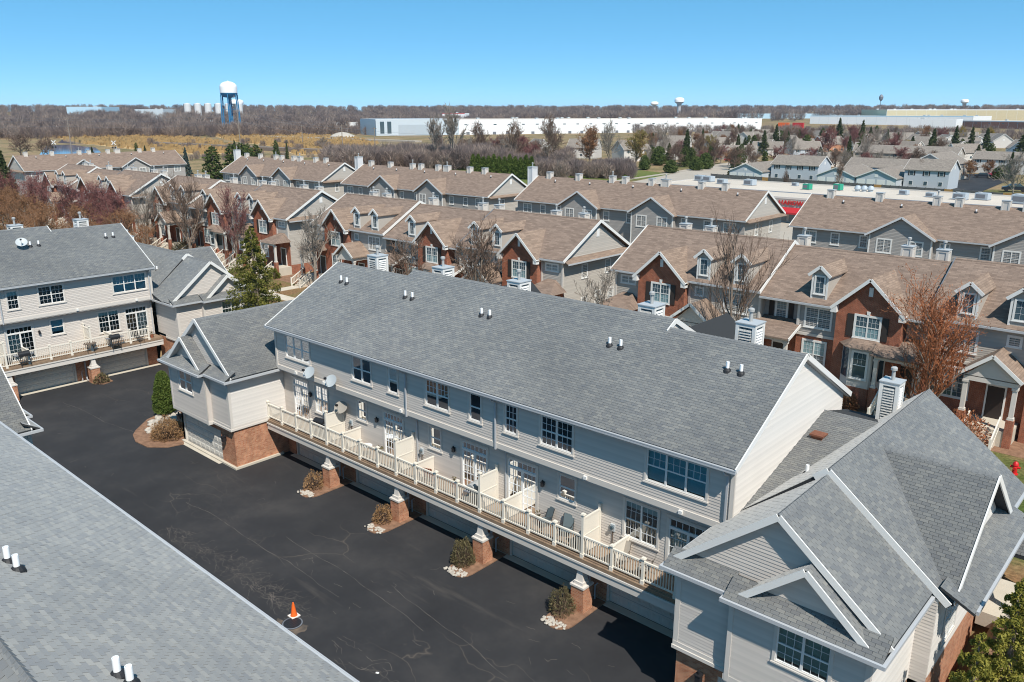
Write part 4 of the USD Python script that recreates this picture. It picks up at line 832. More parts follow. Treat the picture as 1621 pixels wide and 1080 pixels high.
# asphalt with seal-coat patches, cracks and tyre scuffs
MAT['asphalt'] = usdkit.material(stage, W + '/Looks/asphalt', {
    'g': ('geometry', {}), 'n': ('noise_texture', {'scale': .22, 'detail': 6.0, 'roughness': .65}), 'r': ('rgb_ramp', {'ramp': [(.3, (.019, .0188, .0205)), (.5, (.027, .0265, .028)), (.7, (.045, .042, .041))]}),
    'd': ('noise_texture', {'scale': .35, 'detail': 3.0}), 'mx': ('mix', {'mix_type': 'linear_light', 'fac': .55}), 'mp': ('mapping', {'scale': (.16, .42, 1.0)}), 'v': ('voronoi_texture', {'feature': 'distance_to_edge', 'scale': 1.0}),
    'cr': ('rgb_ramp', {'ramp': [(0, (1, 1, 1)), (.004, (.35, .35, .35)), (.012, (0, 0, 0))]}), 'n3': ('noise_texture', {'scale': .12, 'detail': 3.0}), 'gate': ('rgb_ramp', {'ramp': [(.55, (0, 0, 0)), (.68, (.4, .4, .4))]}),
    'mu': ('mix', {'mix_type': 'multiply', 'fac': 1.0}), 'm2': ('mix', {'color2': (.17, .135, .105)}), 'bw': ('rgb_to_bw', {}),
    'mp2': ('mapping', {'scale': (.07, .55, 1.0)}), 'n4': ('noise_texture', {'scale': 1.0, 'detail': 5.0, 'roughness': .7}), 'st': ('rgb_ramp', {'ramp': [(.60, (0, 0, 0)), (.74, (.5, .5, .5))]}), 'bw2': ('rgb_to_bw', {}), 'm3': ('mix', {'color2': (.085, .074, .064)}),
    'f': ('noise_texture', {'scale': 40.0, 'detail': 2.0}), 'b': ('bump', {'distance': .01, 'strength': .5}), 'p': ('principled_bsdf', {'roughness': .8, 'specular_ior_level': .35})},
    [('g.position', 'n.vector'), ('n.fac', 'r.fac'), ('g.position', 'd.vector'), ('g.position', 'mx.color1'), ('d.color', 'mx.color2'), ('mx.color', 'mp.vector'), ('mp.vector', 'v.vector'), ('v.distance', 'cr.fac'), ('g.position', 'n3.vector'), ('n3.fac', 'gate.fac'),
     ('cr.color', 'mu.color1'), ('gate.color', 'mu.color2'), ('mu.color', 'bw.color'), ('bw.val', 'm2.fac'), ('r.color', 'm2.color1'),
     ('g.position', 'mp2.vector'), ('mp2.vector', 'n4.vector'), ('n4.fac', 'st.fac'), ('st.color', 'bw2.color'), ('bw2.val', 'm3.fac'), ('m2.color', 'm3.color1'), ('m3.color', 'p.base_color'),
     ('g.position', 'f.vector'), ('f.fac', 'b.height'), ('b.normal', 'p.normal')], surface='p.BSDF')
def sheet(name, pts, z, mat, th=.03, kind='structure', **k):
    m = trimesh.creation.extrude_polygon(Polygon(pts), th, engine='earcut'); v = np.array(m.vertices); v[:, 2] += z - th
    return MB().add(v, m.faces).build(name, mat, kind=kind, **k)
sheet('driveway', [(-27, -30), (46, -30), (46, 4.3), (-9, 4.3), (-9, 9), (-27, 9)], 0.0, 'asphalt', .2)
# tar-free cracks, broken out along the middle of the drive, as thin sunk grit lines
rng = np.random.default_rng(5); m = MB()
def crack(p, n, d, step, w, wob):
    a = math.atan2(d[1], d[0]); p = np.array(p, float)
    for i in range(n):
        q = p + step * np.array([math.cos(a), math.sin(a)]); s = np.array([-math.sin(a), math.cos(a)]) * w * rng.uniform(.4, 1.2)
        m.add([(*(p - s), .0045), (*(p + s), .0045), (*(q + s * .8), .0045), (*(q - s * .8), .0045)], [(0, 1, 2), (0, 2, 3)])
        p = q; a += rng.normal(0, wob); a += .25 * (math.atan2(d[1], d[0]) - a)
for k in range(110):     # crazed strip beside the near eave
    x0 = rng.uniform(3.5, 16.5); crack((x0, -6.45 + rng.normal(0, .22)), rng.integers(6, 18), (1, rng.normal(0, .15)), .10, .008, .75)
for k in range(70):
    x0 = rng.uniform(9.5, 16.5); crack((x0, -6.2 + abs(rng.normal(0, .45))), rng.integers(4, 12), (rng.normal(0, 1), rng.normal(0, 1)), .09, .006, .8)
for k in range(26): crack((rng.uniform(19, 30), -6.6 + rng.normal(0, .3)), rng.integers(6, 16), (1, rng.normal(0, .2)), .14, .008, .5)
for a, b, n in (((2, -4.4), (1, .01), 75), ((10, -2.7), (1, -.02), 60), ((18, -1.9), (1, -.1), 45), ((-22, -2.6), (1, .08), 70)): crack(a, n, b, .2, .010, .09)
for k in range(46): crack((rng.uniform(-22, 32), rng.uniform(-6.5, 1)), rng.integers(2, 7), (1, rng.normal(0, .4)), .1, .009, .5)
plain('crack_grit', (.19, .16, .135), .95, n=((.07, .062, .058), 1.0, 4.0), coord='position')
m.build('asphalt_cracks', 'crack_grit', kind='stuff', label='pale broken crack lines running along the black asphalt drive', cat='cracks')
# concrete aprons at garage doors, sidewalks, lawns
for k, (a, b, c, d) in enumerate(((.6, 32.6, 3.75, 4.2),)): sheet('garage_apron', [(a, c), (b, c), (b, d), (a, d)], .02, 'concrete', .05)
sheet('garage_apron', [(-7.4, -.25), (-1.7, -.25), (-1.7, .3), (-7.4, .3)], .02, 'concrete', .05); sheet('garage_apron', [(34.4, -.25), (40.1, -.25), (40.1, .3), (34.4, .3)], .02, 'concrete', .05)
sheet('garage_apron', [(-26.75, -24), (-26.2, -24), (-26.2, 7.5), (-26.75, 7.5)], .02, 'concrete', .05)
MAT['lawn'] = usdkit.material(stage, W + '/Looks/lawn', {
    'g': ('geometry', {}), 'n1': ('noise_texture', {'scale': .16, 'detail': 5.0, 'roughness': .6}), 'n2': ('noise_texture', {'scale': 5.0, 'detail': 5.0}),
    'r1': ('rgb_ramp', {'ramp': [(.42, (.065, .095, .022)), (.50, (.12, .12, .04)), (.55, (.20, .135, .065)), (.65, (.21, .12, .06))]}),
    'mr': ('map_range', {'from_min': .3, 'from_max': .7, 'to_min': .6, 'to_max': 1.35}), 'h': ('hsv', {}), 'b': ('bump', {'distance': .05, 'strength': .8}), 'p': ('principled_bsdf', {'roughness': .95, 'specular_ior_level': .1})},
    [('g.position', 'n1.vector'), ('g.position', 'n2.vector'), ('n1.fac', 'r1.fac'), ('n2.fac', 'mr.value'), ('mr.result', 'h.value'), ('r1.color', 'h.color'), ('h.color', 'p.base_color'), ('n2.fac', 'b.height'), ('b.normal', 'p.normal')], surface='p.BSDF')
sheet('lawn', [(-185, 15.2), (60, 15.2), (60, 36), (-185, 36)], 2.0, 'lawn', .25); sheet('garden_bed', [(41.6, 8.7), (60, 8.7), (60, 15.3), (41.6, 15.3)], 1.99, 'mulch', .25)
sheet('garden_bed', [(-185, 31.2), (60, 31.2), (60, 36), (-185, 36)], 2.012, 'mulch', .05)
sheet('sidewalk', [(-185, 25.2), (60, 25.2), (60, 26.7), (-185, 26.7)], 2.05, 'sidewalk', .2)
for x0 in (5.3, -40.0, -85.4, -131.0):
    for c in (1.65, 9.3, 15.5, 24.9, 30.7, 38.3):
        yy = 34.1 + (1.0 if c in (15.5, 24.9) else .4) - 2.3 - 1.8; sheet('sidewalk', [(x0 + c - .75, 26.7), (x0 + c + .75, 26.7), (x0 + c + .75, yy), (x0 + c - .75, yy)], 2.05, 'sidewalk', .2)
for x in (5, 11.5, 18.5, 25.3, 31, 43.5): sheet('sidewalk', [(x, 17.0), (x + 1.4, 17.0), (x + 1.4, 25.2), (x, 25.2)], 2.05, 'sidewalk', .2)
for yj in (26.7,):
    j = MB()
    for x in np.arange(-60, 60, 1.5): j.box(x, x + .02, 25.2, 26.7, 2.05, 2.054)
    j.build('sidewalk_joints', 'bark', kind='stuff', label='dark joints between the slabs of the sidewalk', cat='joints')
# beds under the columns and the rounded island by the left wing
def bed(c, w, l, label):
    t = np.linspace(PI, 2 * PI, 9); P = [(c[0] + w * math.cos(a), c[1] - l + w * math.sin(a)) for a in t] + [(c[0] + w, c[1] + 1.4), (c[0] - w, c[1] + 1.4)]
    sheet('garden_bed', P, .05, 'mulch', .08)
def rocks(P, n, r0, r1, seed, label, zb=.05, name='river_stones', each=0, group=None):
    rr = np.random.default_rng(seed); pol = Polygon(P); x0, y0, x1, y1 = pol.bounds; m = MB(); k = 0
    while k < n:
        x, y = rr.uniform(x0, x1), rr.uniform(y0, y1)
        if not pol.contains(Point(x, y)): continue
        s = trimesh.creation.icosphere(1, 1.0); v = s.vertices * rr.uniform(.7, 1.2, (1, 3)) * (1 + rr.normal(0, .12, (len(s.vertices), 1))); r = rr.uniform(r0, r1); v = v * r * np.array([1, 1, .6]) + (x, y, zb + r * .2)
        if k < each: MB().add(v, s.faces).build('landscape_rock', 'stone_white', label=label, cat='rock', group=group)
        else: m.add(v, s.faces)
        k += 1
    if not each: m.build(name, 'stone_white', kind='stuff', label=label, cat='stones')
for k, x in enumerate((6.6, 13.15, 19.75, 26.2)):
    bed((x - .15, 2.6), .72, 1.15, '')
    rocks([(x - .85, .55 + .3), (x - .2, .7), (x + .5, .85 + .1), (x + .35, 1.35), (x - .8, 1.3)], 46, .05, .10, 30 + k, 'small pale stones edging the bed of the %s brick pier' % ('left-hand', 'second', 'third', 'right-hand')[k])
sheet('garden_bed', [(-11.6, -1.4), (-13.2, .2), (-13.9, 2.0), (-12.5, 3.2), (-8, 3.6), (-7.5, .2), (-6.6, -.2), (-6.9, -1.3), (-8.0, -2.2), (-9.6, -2.3), (-10.9, -1.9)], .06, 'mulch', .1)
rocks([(-11.0, -1.0), (-12.6, .4), (-13.5, 2.0), (-12.6, 2.6), (-11.0, 1.4), (-10.2, -.2), (-10.3, -.9)], 60, .16, .34, 40, 'pale rough landscaping rock heaped at the rounded island by the arborvitae', .06, each=60, group='rocks on the rounded island')
sheet('garden_bed', [(-27, 1.0), (-25.0, .9), (-24.2, 1.5), (-24.5, 2.4), (-27, 2.5)], .05, 'mulch', .08)
# ------------------------------------------------------------------ far ground: pond, reeds, roads
for k, P in enumerate(([(-438, 137), (-569, 186), (-580, 205), (-513, 196), (-442, 171), (-400, 147), (-403, 136)], [(-624, 213), (-696, 243), (-677, 261), (-614, 240), (-589, 213)])): sheet('pond', P, .06 , 'water' if 'water' in MAT else (plain('water', (.02, .07, .16), .05, .8, bump=None), 'water')[1], .05)
plain('reed_floor', (.42, .29, .14), .95, .1, n=((.52, .37, .19), .02, 5.0), coord='position')
REEDS = [[(-568, 213), (-848, 281), (-830, 328), (-783, 371), (-592, 316), (-386, 241), (-371, 198), (-430, 195), (-500, 205), (-560, 214), (-602, 245)], [(-828, 432), (-837, 503), (-699, 478), (-558, 436), (-427, 358), (-336, 266), (-336, 229), (-446, 282), (-551, 315)], [(-458, 300), (-481, 342), (-422, 332), (-304, 258), (-335, 248)]]
for k, P in enumerate(REEDS[:2]): sheet('marsh', P, .02, 'reed_floor', .04)
rr = np.random.default_rng(9); m = MB(); cnt = 0; pols = [Polygon(p) for p in REEDS]; vv = []
for pol in pols:
    x0, y0, x1, y1 = pol.bounds; n = int(pol.area / 9); xy = np.stack([rr.uniform(x0, x1, 2 * n), rr.uniform(y0, y1, 2 * n)], 1)
    ok = np.array([pol.contains(Point(*q)) for q in xy]); vv.append(xy[ok])
xy = np.vstack(vv); n = len(xy); a = rr.uniform(0, PI, n); w = rr.uniform(.8, 1.8, n); h = rr.uniform(1.0, 2.6, n); dx = np.stack([np.cos(a), np.sin(a)], 1) * w[:, None]; z0 = np.zeros(n)
V = np.stack([np.c_[xy - dx, z0], np.c_[xy + dx, z0], np.c_[xy + dx * rr.uniform(.2, .9, (n, 1)), h], np.c_[xy - dx * rr.uniform(.2, .9, (n, 1)), h * rr.uniform(.7, 1, n)]], 1)
m.add(V.reshape(-1, 3), (np.array([(0, 1, 2), (0, 2, 3)])[None] + 4 * np.arange(n)[:, None, None]).reshape(-1, 3)); m.build('reeds', 'reed', kind='stuff', label='tan dry reeds covering the marsh behind the townhouses', cat='reeds')
plain('grass_green', (.085, .125, .028), .95, .1, n=((.15, .155, .05), .05, 6.0), coord='position')
plain('road_pale', (.36, .31, .25), .9, .2, n=((.42, .37, .31), .1, 5.0), coord='position')
plain('mall_roof', (.50, .435, .36), .9, .2, n=((.58, .51, .43), .08, 5.0), coord='position')
sheet('grass_verge', [(-246, 197), (-249, 232), (-194, 222), (-177, 260), (-143, 258), (-113, 244), (-112, 197), (-115, 175), (-182, 190)], .03, 'grass_green', .05)
sheet('road', [(-101, 176), (-116, 241), (-130, 302), (-140, 358), (-123, 332), (-107, 280), (-93, 230), (-87, 175)], .05, 'road_pale', .08)
sheet('sidewalk', [(-113, 189), (-121, 248), (-133, 310), (-139, 360), (-136.5, 360), (-130.4, 310), (-118.4, 248), (-110.4, 189)], .06, 'road_pale', .08)
sheet('grass_verge', [(-92, 181), (60, 181), (60, 240), (-92, 240)], .03, 'grass_green', .05)
sheet('car_park', [(-82, 86), (60, 86), (60, 142), (-82, 142)], .03, 'road_pale', .05)
sheet('far_driveway', [(-36, 243), (-40, 268), (-40, 316), (-25, 330), (-17, 303), (-13, 244)], .07, 'asphalt', .06)
sheet('far_field', [(-506, 940), (-549, 1150), (-360, 1071), (-204, 666), (-261, 615), (-353, 698)], .03, 'grass_green', .05)
sheet('embankment', [(-520, 236), (-240, 258), (-240, 266), (-520, 246)], 2.0, 'bark', 2.2)
sheet('bridge_road', [(-640, 385), (-430, 395), (-430, 402), (-640, 393)], 1.2, 'road_pale', 1.3)
# ------------------------------------------------------------------ vegetation
def segs_mesh(S, n):
    """S: (k, 8) p0, p1, r0, r1 -> tapered n-sided sticks"""
    S = np.asarray(S, float); p0, p1, r0, r1 = S[:, :3], S[:, 3:6], S[:, 6], S[:, 7]; d = p1 - p0; d /= np.linalg.norm(d, axis=1)[:, None] + 1e-9
    ref = np.where(np.abs(d[:, 2:3]) < .9, [[0, 0, 1.0]], [[1.0, 0, 0]]); a = np.cross(d, ref); a /= np.linalg.norm(a, axis=1)[:, None]; b = np.cross(d, a)
    t = np.arange(n) * 2 * PI / n; ring = np.cos(t)[None, :, None] * a[:, None] + np.sin(t)[None, :, None] * b[:, None]
    V = np.concatenate([p0[:, None] + ring * r0[:, None, None], p1[:, None] + ring * r1[:, None, None]], 1)
    F = np.array([q for k in range(n) for q in ((k, (k + 1) % n, n + (k + 1) % n), (k, n + (k + 1) % n, n + k))])
    return V.reshape(-1, 3), (F[None] + 2 * n * np.arange(len(S))[:, None, None]).reshape(-1, 3)
def grow(seed, h, spread=.5, trunk=.28, r=.16, lv=(7, 6, 5, 4), up=.35, low=.2, twig=.016):
    rng = np.random.default_rng(seed); big, mid, tips = [], [], []
    def unit(v): return v / (np.linalg.norm(v) + 1e-9)
    def limb(p, d, L, r, lev):
        k = 3 if lev < 2 else 2; pts = [np.array(p)]; dirs = []
        for i in range(k):
            d = unit(d + rng.normal(0, .13 if lev else .05, 3) + np.array([0, 0, up * (.25 if lev else .1)])); pts.append(pts[-1] + d * L / k); dirs.append(d)
        rs = np.linspace(r, max(r * .45, twig), k + 1)
        for i in range(k): (big if lev < 2 else mid).append([*pts[i], *pts[i + 1], rs[i], rs[i + 1]])
        if lev >= len(lv): tips.append(pts[-1]); return
        for j in range(lv[lev]):
            t = (low + (1 - low) * (j + rng.uniform(.2, .9)) / lv[lev]) if lev else trunk + (1 - trunk) * (j + rng.uniform(0, .8)) / lv[0]
            t = min(t, .99); i = min(int(t * k), k - 1); q = pts[i] + (pts[i + 1] - pts[i]) * (t * k - i); dd = dirs[i]
            a = rng.uniform(0, 2 * PI) if lev else j * 2.4 + rng.uniform(-.5, .5); e = np.cross(dd, (0.3, .5, .81)); e = unit(e); f = np.cross(dd, e)
            s = spread * rng.uniform(.7, 1.3); nd = unit(dd * (1 - s * .6) + (e * math.cos(a) + f * math.sin(a)) * s + (0, 0, up * .4))
            limb(q, nd, L * rng.uniform(.42, .62) * (1.05 - .45 * t * (lev == 0)), max(rs[i] * .55, twig), lev + 1)
    limb((0, 0, -.2), np.array([0, 0, 1.0]), h * .78, r, 0)
    return np.array(big), np.array(mid), np.array(tips)
def leaves(P, size, seed, tilt=1.0):
    """small leaf quads at the points P"""
    rng = np.random.default_rng(seed); n = len(P); a = rng.normal(0, 1, (n, 3)); a /= np.linalg.norm(a, axis=1)[:, None]; b = rng.normal(0, 1, (n, 3)); b = np.cross(a, b); b /= np.linalg.norm(b, axis=1)[:, None]
    s = (size * rng.uniform(.6, 1.4, n))[:, None]; V = np.stack([P - a * s, P + b * s * .42, P + a * s, P - b * s * .42], 1)
    return V.reshape(-1, 3), (np.array([(0, 1, 2), (0, 2, 3)])[None] + 4 * np.arange(n)[:, None, None]).reshape(-1, 3), np.repeat(rng.uniform(.01, 1, n), 4)
def bare_tree(name, label, loc, seed, h, bark, twigm, bud=None, nb=0, bs=.06, cat='tree', group=None, rz=0, **k):
    T = thing(name, label, cat, loc, rz, group); big, mid, tips = grow(seed, h, **k)
    MB().add(*segs_mesh(big, 6)).build('trunk', bark, T, smooth=True)
    c = MB().add(*segs_mesh(mid, 3)).build('crown', twigm, T, kind='stuff')
    if bud:
        rng = np.random.default_rng(seed + 1); P = tips[rng.integers(0, len(tips), nb)] + rng.normal(0, .16, (nb, 3)); MB().add(*leaves(P, bs, seed)).build('buds', bud, T, kind='stuff')
    return T
def conifer(name, label, loc, seed, h, w, mat, n=2600, size=.22, cat='tree', group=None, shape=1.0, low=.06, tiers=9, ragged=.35, droop=.3):
    """whorls of drooping boughs, each a spray of needle clumps, so the outline is uneven and the sky shows between boughs"""
    T = thing(name, label, cat, loc, 0, group); rng = np.random.default_rng(seed)
    MB().tube([(0, 0, -.3), (.04, .02, h * .5), (0, 0, h * .97)], [w * .035 + .03, w * .025 + .02, .02], 6).build('trunk', 'bark', T)
    nb = tiers * 8; P = []; S = []
    for i in range(nb):
        t = low + (1 - low) * ((i + rng.uniform(0, 1)) / nb); R = w / 2 * (1 - t) ** shape * rng.uniform(1 - ragged, 1.12) + .08; a = i * 2.39996 + rng.uniform(-.3, .3); k = max(3, int(n / nb * (1.6 - 1.2 * t)))
        u = rng.uniform(.12, 1, k) ** .7; z = h * t - droop * R * u ** 1.3 + .12 * R * u * u; side = rng.normal(0, .13, k) * R * (1.1 - .5 * u)
        x = np.cos(a) * R * u - np.sin(a) * side; y = np.sin(a) * R * u + np.cos(a) * side; P.append(np.stack([x, y, z + rng.normal(0, .05 * R + .03, k)], 1))
        S.append([0, 0, h * t, math.cos(a) * R * .8, math.sin(a) * R * .8, h * t - droop * R * .6, .03, .01])
    P = np.vstack(P); P[:, 2] = np.maximum(P[:, 2], .05)
    MB().add(*segs_mesh(S, 3)).build('boughs', 'bark', T, kind='stuff'); MB().add(*leaves(P, size, seed)).build('crown', mat, T, kind='stuff')
    return T
def bush(name, label, loc, seed, w, h, mat, n=700, size=.08, stem='twig_brown', group=None, cat='shrub', hollow=.5, flat=1.0):
    T = thing(name, label, cat, loc, 0, group); rng = np.random.default_rng(seed)
    d = rng.normal(0, 1, (n, 3)); d[:, 2] = np.abs(d[:, 2]); d /= np.linalg.norm(d, axis=1)[:, None]; r = rng.uniform(hollow, 1, n) ** .5 * (1 + .18 * np.sin(d[:, 0] * 5 + seed) * np.cos(d[:, 1] * 6))
    P = d * r[:, None] * np.array([w / 2, w / 2, h]) ; P[:, 2] = P[:, 2] * .95 + .05
    k = max(20, n // 14); e = P[rng.integers(0, n, k)]; S = np.c_[rng.normal(0, w * .06, (k, 2)), np.zeros(k), e, np.full(k, .018), np.full(k, .006)]
    MB().add(*segs_mesh(S, 3)).build('stems', stem, T, kind='stuff'); MB().add(*leaves(P, size, seed)).build('foliage', mat, T, kind='stuff')
    return T
def column_evergreen(name, label, loc, seed, w, h, mat, n=1600, size=.14, group=None, sc=None):
    T = thing(name, label, 'evergreen', loc, 0, group); rng = np.random.default_rng(seed); t = rng.uniform(0, 1, n); a = rng.uniform(0, 2 * PI, n)
    prof = np.clip(np.minimum(t / .12, 1) * np.sqrt(np.maximum(1 - t ** 2.2, 0)), .05, 1); r = w / 2 * prof * rng.uniform(.78, 1.08, n) * (1 + .14 * np.sin(3 * a + 9 * t) * np.sin(17 * t + seed))
    P = np.stack([r * np.cos(a), r * np.sin(a), h * t], 1)
    MB().tube([(0, 0, -.2), (0, 0, h * .8)], [.12, .05], 6).build('trunk', 'bark', T)
    core = MB(); core.lathe([(w * .22, .1), (w * .34, h * .15), (w * .33, h * .5), (w * .18, h * .8), (.03, h * .96)], 8); core.build('inner_foliage', mat, T); MB().add(*leaves(P, size, seed)).build('crown', mat, T, kind='stuff')
    return T
# --- near evergreens
conifer('evergreen_tree', 'tall pointed olive-green evergreen between the left block and the middle block', (-17.3, 12.6, 1.4), 3, 11.6, 7.6, 'pine_olive', 26000, .10, tiers=16, shape=.62, ragged=.45)
conifer('evergreen_tree', 'bushy yellow-green spruce beside the end wall in the lower right corner', (42.9, 4.6, .3), 8, 7.4, 4.2, 'spruce_yellow', 34000, .062, tiers=12, shape=.75, ragged=.5, droop=.2)
conifer('evergreen_tree', 'low dark spreading evergreen behind the lower right spruce', (43.7, 9.2, 1.5), 9, 4.6, 3.0, 'pine_green', 14000, .07, tiers=8, shape=.7, ragged=.5)
conifer('evergreen_tree', 'small evergreen at the bottom edge in front of the lower right spruce', (42.3, 2.6, .2), 10, 6.3, 3.0, 'spruce_yellow', 20000, .065, tiers=7, shape=.7, ragged=.4)
column_evergreen('arborvitae', 'bright green columnar arborvitae at the corner of the left wing', (-13.0, 1.6, .05), 4, 1.6, 3.55, 'arbor', 11000, .075)
bush('shrub', 'tan twiggy shrub on the rounded island in front of the arborvitae', (-8.6, -.35, .05), 21, 2.3, 1.5, 'shrub_tan', 5200, .05)
bush('shrub', 'olive shrub beside the left-hand brick pier', (6.1, 1.85, .05), 22, 1.25, 1.15, 'shrub_tan', 1300, .045); bush('shrub', 'tan shrub beside the second brick pier', (12.65, 1.95, .05), 23, 1.2, 1.0, 'shrub_tan', 1600, .045)
bush('shrub', 'round green shrub beside the third brick pier', (19.2, 1.9, .05), 24, 1.35, 1.35, 'shrub_olive', 3200, .042); bush('shrub', 'loose green shrub beside the right-hand brick pier', (25.7, 1.95, .05), 25, 1.3, 1.35, 'shrub_olive', 1700, .045)
bush('shrub', 'small green shrub at the brick pier under the left block balcony', (-24.9, 1.6, .05), 26, 1.3, .8, 'shrub_olive', 700, .07)
bush('shrub', 'orange-stemmed shrub poking up at the bottom edge beside the front window', (40.7, -1.6, 0), 27, 1.5, 3.6, 'bud_orange', 260, .07, stem='twig_orange')
# --- courtyard trees
bare_tree('orange_tree', 'rust-orange budding tree in front of the right-hand brick row', (33.2, 31.0, 2.0), 41, 9.6, 'bark_grey', 'twig_orange', 'bud_orange', 5200, .062, spread=.5, lv=(15, 8, 5, 3), trunk=.08, up=.55, r=.17, low=.1, twig=.012)
bush('shrub', 'rust-coloured shrub at the foot of the orange tree', (35.2, 31.0, 2.0), 42, 3.2, 2.3, 'bud_orange', 1500, .09, stem='twig_orange')
bare_tree('bare_tree', 'bare brown tree rising above the roof between two louvred chimneys at the right', (19.0, 30.4, 2.0), 43, 12.0, 'bark', 'twig_brown', spread=.33, lv=(10, 6, 4, 3), trunk=.2, up=.55, r=.15, twig=.011)
bare_tree('bare_tree', 'bare tree in front of the middle brick gable, behind the middle block', (-8.3, 31.0, 2.0), 44, 9.6, 'bark', 'twig_brown', spread=.5, lv=(9, 7, 5, 4), trunk=.22, up=.4, r=.15)
bare_tree('bare_tree', 'small bare tree behind the left part of the middle block ridge', (-17.0, 30.0, 2.0), 45, 8.0, 'bark', 'twig_brown', spread=.5, lv=(9, 6, 5, 4), trunk=.2, up=.4, r=.13)
bare_tree('bare_tree', 'forked bare tree beside the white-railed entry steps', (-35.3, 31.0, 2.0), 46, 8.8, 'bark_grey', 'bark_grey', spread=.55, lv=(8, 6, 5, 4), trunk=.25, up=.4, r=.2)
bare_tree('bare_tree', 'multi-stemmed bare tree left of the pointed evergreen', (-65.8, 31.0, 2.0), 47, 10.9, 'bark', 'twig_brown', spread=.5, lv=(10, 7, 6, 4), trunk=.12, up=.5, r=.22)
bare_tree('bare_tree', 'pale-barked bare tree beside the red-budded trees', (-79.4, 31.0, 2.0), 48, 8.9, 'bark_grey', 'bark_grey', spread=.5, lv=(9, 7, 5, 4), trunk=.15, up=.45, r=.18)
bare_tree('red_tree', 'pinkish budding tree just left of the pointed evergreen top', (-53.3, 31.0, 2.0), 49, 9.8, 'bark', 'twig_red', 'bud_red', 1100, .075, spread=.45, lv=(10, 7, 5, 3), trunk=.2, up=.5, r=.15)
bare_tree('bare_tree', 'thin pale bare tree against the white gable end', (5.6, 32.0, 2.0), 50, 6.8, 'bark_grey', 'bark_grey', spread=.5, lv=(8, 6, 4, 3), trunk=.15, up=.4, r=.08)
r0 = bare_tree('red_tree', 'red-budded tree in the thicket behind the left block', (-92, 25, 2.0), 51, 9.6, 'bark', 'twig_red', 'bud_red', 2600, .10, group='red and rust budding trees behind the left block', spread=.55, lv=(10, 7, 5, 3), trunk=.15, up=.35, r=.18)
r1 = bare_tree('rust_tree', 'rust-budded tree in the thicket behind the left block', (-80, 22, 2.0), 52, 7.6, 'bark', 'twig_rust', 'bud_rust', 2300, .09, group='red and rust budding trees behind the left block', spread=.6, lv=(10, 7, 5, 3), trunk=.12, up=.3, r=.17)
for k, (x, y, s, src) in enumerate(((-82, 26, 1.0, 0), (-76, 25, .92, 0), (-105, 25, .98, 0), (-97, 30, .9, 0), (-113, 27, 1.0, 0), (-90, 31, .85, 0), (-72.5, 24.5, .95, 1), (-88, 20, 1.0, 1), (-70, 20.5, .8, 1), (-96, 20, 1.05, 1), (-104, 21, 1.05, 1), (-112, 22, 1.1, 1), (-82, 17, .95, 1), (-124, 26, 1.0, 0), (-66, 24.5, .75, 1), (-91, 15, 1.0, 1), (-120, 20, 1.0, 1), (-132, 25, 1.0, 0))):
    dup((r0, r1)[src], (x, y, 2.0), 47 * k % 360, sc=s)
conifer('spruce_tree', 'dark spruce among the red trees at the far left edge', (-137.5, 30.0, 2.0), 53, 13.0, 8, 'pine_dark', 4200, .34, tiers=10)
for k, (x, y, w, h, mt, lab) in enumerate(((27.2, 32.7, 1.6, 1.3, 'bud_rust', 'rust shrub under the bay window'), (25.6, 32.4, 1.5, 1.2, 'shrub_tan', 'tan shrub left of the bay window steps'), (-45.1, 31.5, 1.7, 1.3, 'arbor_olive', 'yellow-green round shrub on the lawn beside the white-railed steps'), (-50.2, 32.6, 1.6, 1.3, 'bud_rust', 'brown shrub under the brick wall near the white-railed steps'),
                                         (-69.5, 32, 4, 2.6, 'shrub_olive', 'wide olive shrub in front of the third brick row'), (-45.5, 26.5, 4.5, 2.4, 'arbor_olive', 'yellow-green shrub beside the pointed evergreen'), (43.6, 14.5, 2.6, 1.8, 'bud_rust', 'brown bare shrub in the bed at the right edge'), (43.2, 11.5, 2.8, 1.5, 'shrub_olive', 'olive ground shrub at the right edge below the sidewalk'), (25.5, 26.9, 5.0, .4, 'arbor', 'low dark green ground cover behind the white end wall'))): bush('shrub', lab, (x, y, 2.0 if y > 12 or x < 0 else 1.95), 60 + k, w, h, mt, 1200 if w < 2 else 2400, .09)
# ------------------------------------------------------------------ shop with red letters
S_ = thing('strip_shop', 'tan flat-roofed shop building with red sign letters and red awning', 'shop')
m = MB(); m.box(-66, 60, 142.3, 179, 0, 4.9); b_ = m.build('wall', 'siding_tan', S_)
m = MB(); m.box(-65.6, 59.6, 142.8, 178.6, 4.9, 4.94); m.build('flat_roof', 'mall_roof', S_)
m = MB()
for a in ((-66, 60, 142.25, 142.6, 4.9, 5.3), (-66, 60, 178.7, 179, 4.9, 5.2), (-66, -65.7, 142.6, 178.7, 4.9, 5.2)): m.box(*a)
m.build('parapet', 'trim_beige', S_); MB().box(-66, 60, 155, 156.8, 4.941, 4.96).build('roof_walkway', 'gutter_dark', S_)
m = MB(); m.prism([(-30, 142.2, 3.2), (-8, 142.2, 3.2), (-8, 140.7, 2.3), (-30, 140.7, 2.3)], (0, 0, -.08)); m.box(-30, -8, 140.68, 140.72, 1.95, 2.3)
plain('awning_red', (.42, .02, .025), .6); plain('sign_red', (.5, .02, .02), .4); m.build('awning', 'awning_red', S_)
for x in np.arange(-29, -8, 3.4): MB().box(x, x + 2.8, 142.2, 142.28, .35, 2.9).build('shop_window', 'glass_dark', S_)
for x in (-30.3, -22.4, -14.6): MB().box(x - .3, x + .3, 141.9, 142.3, 0, 3.4).build('pier', 'trim_beige', S_)
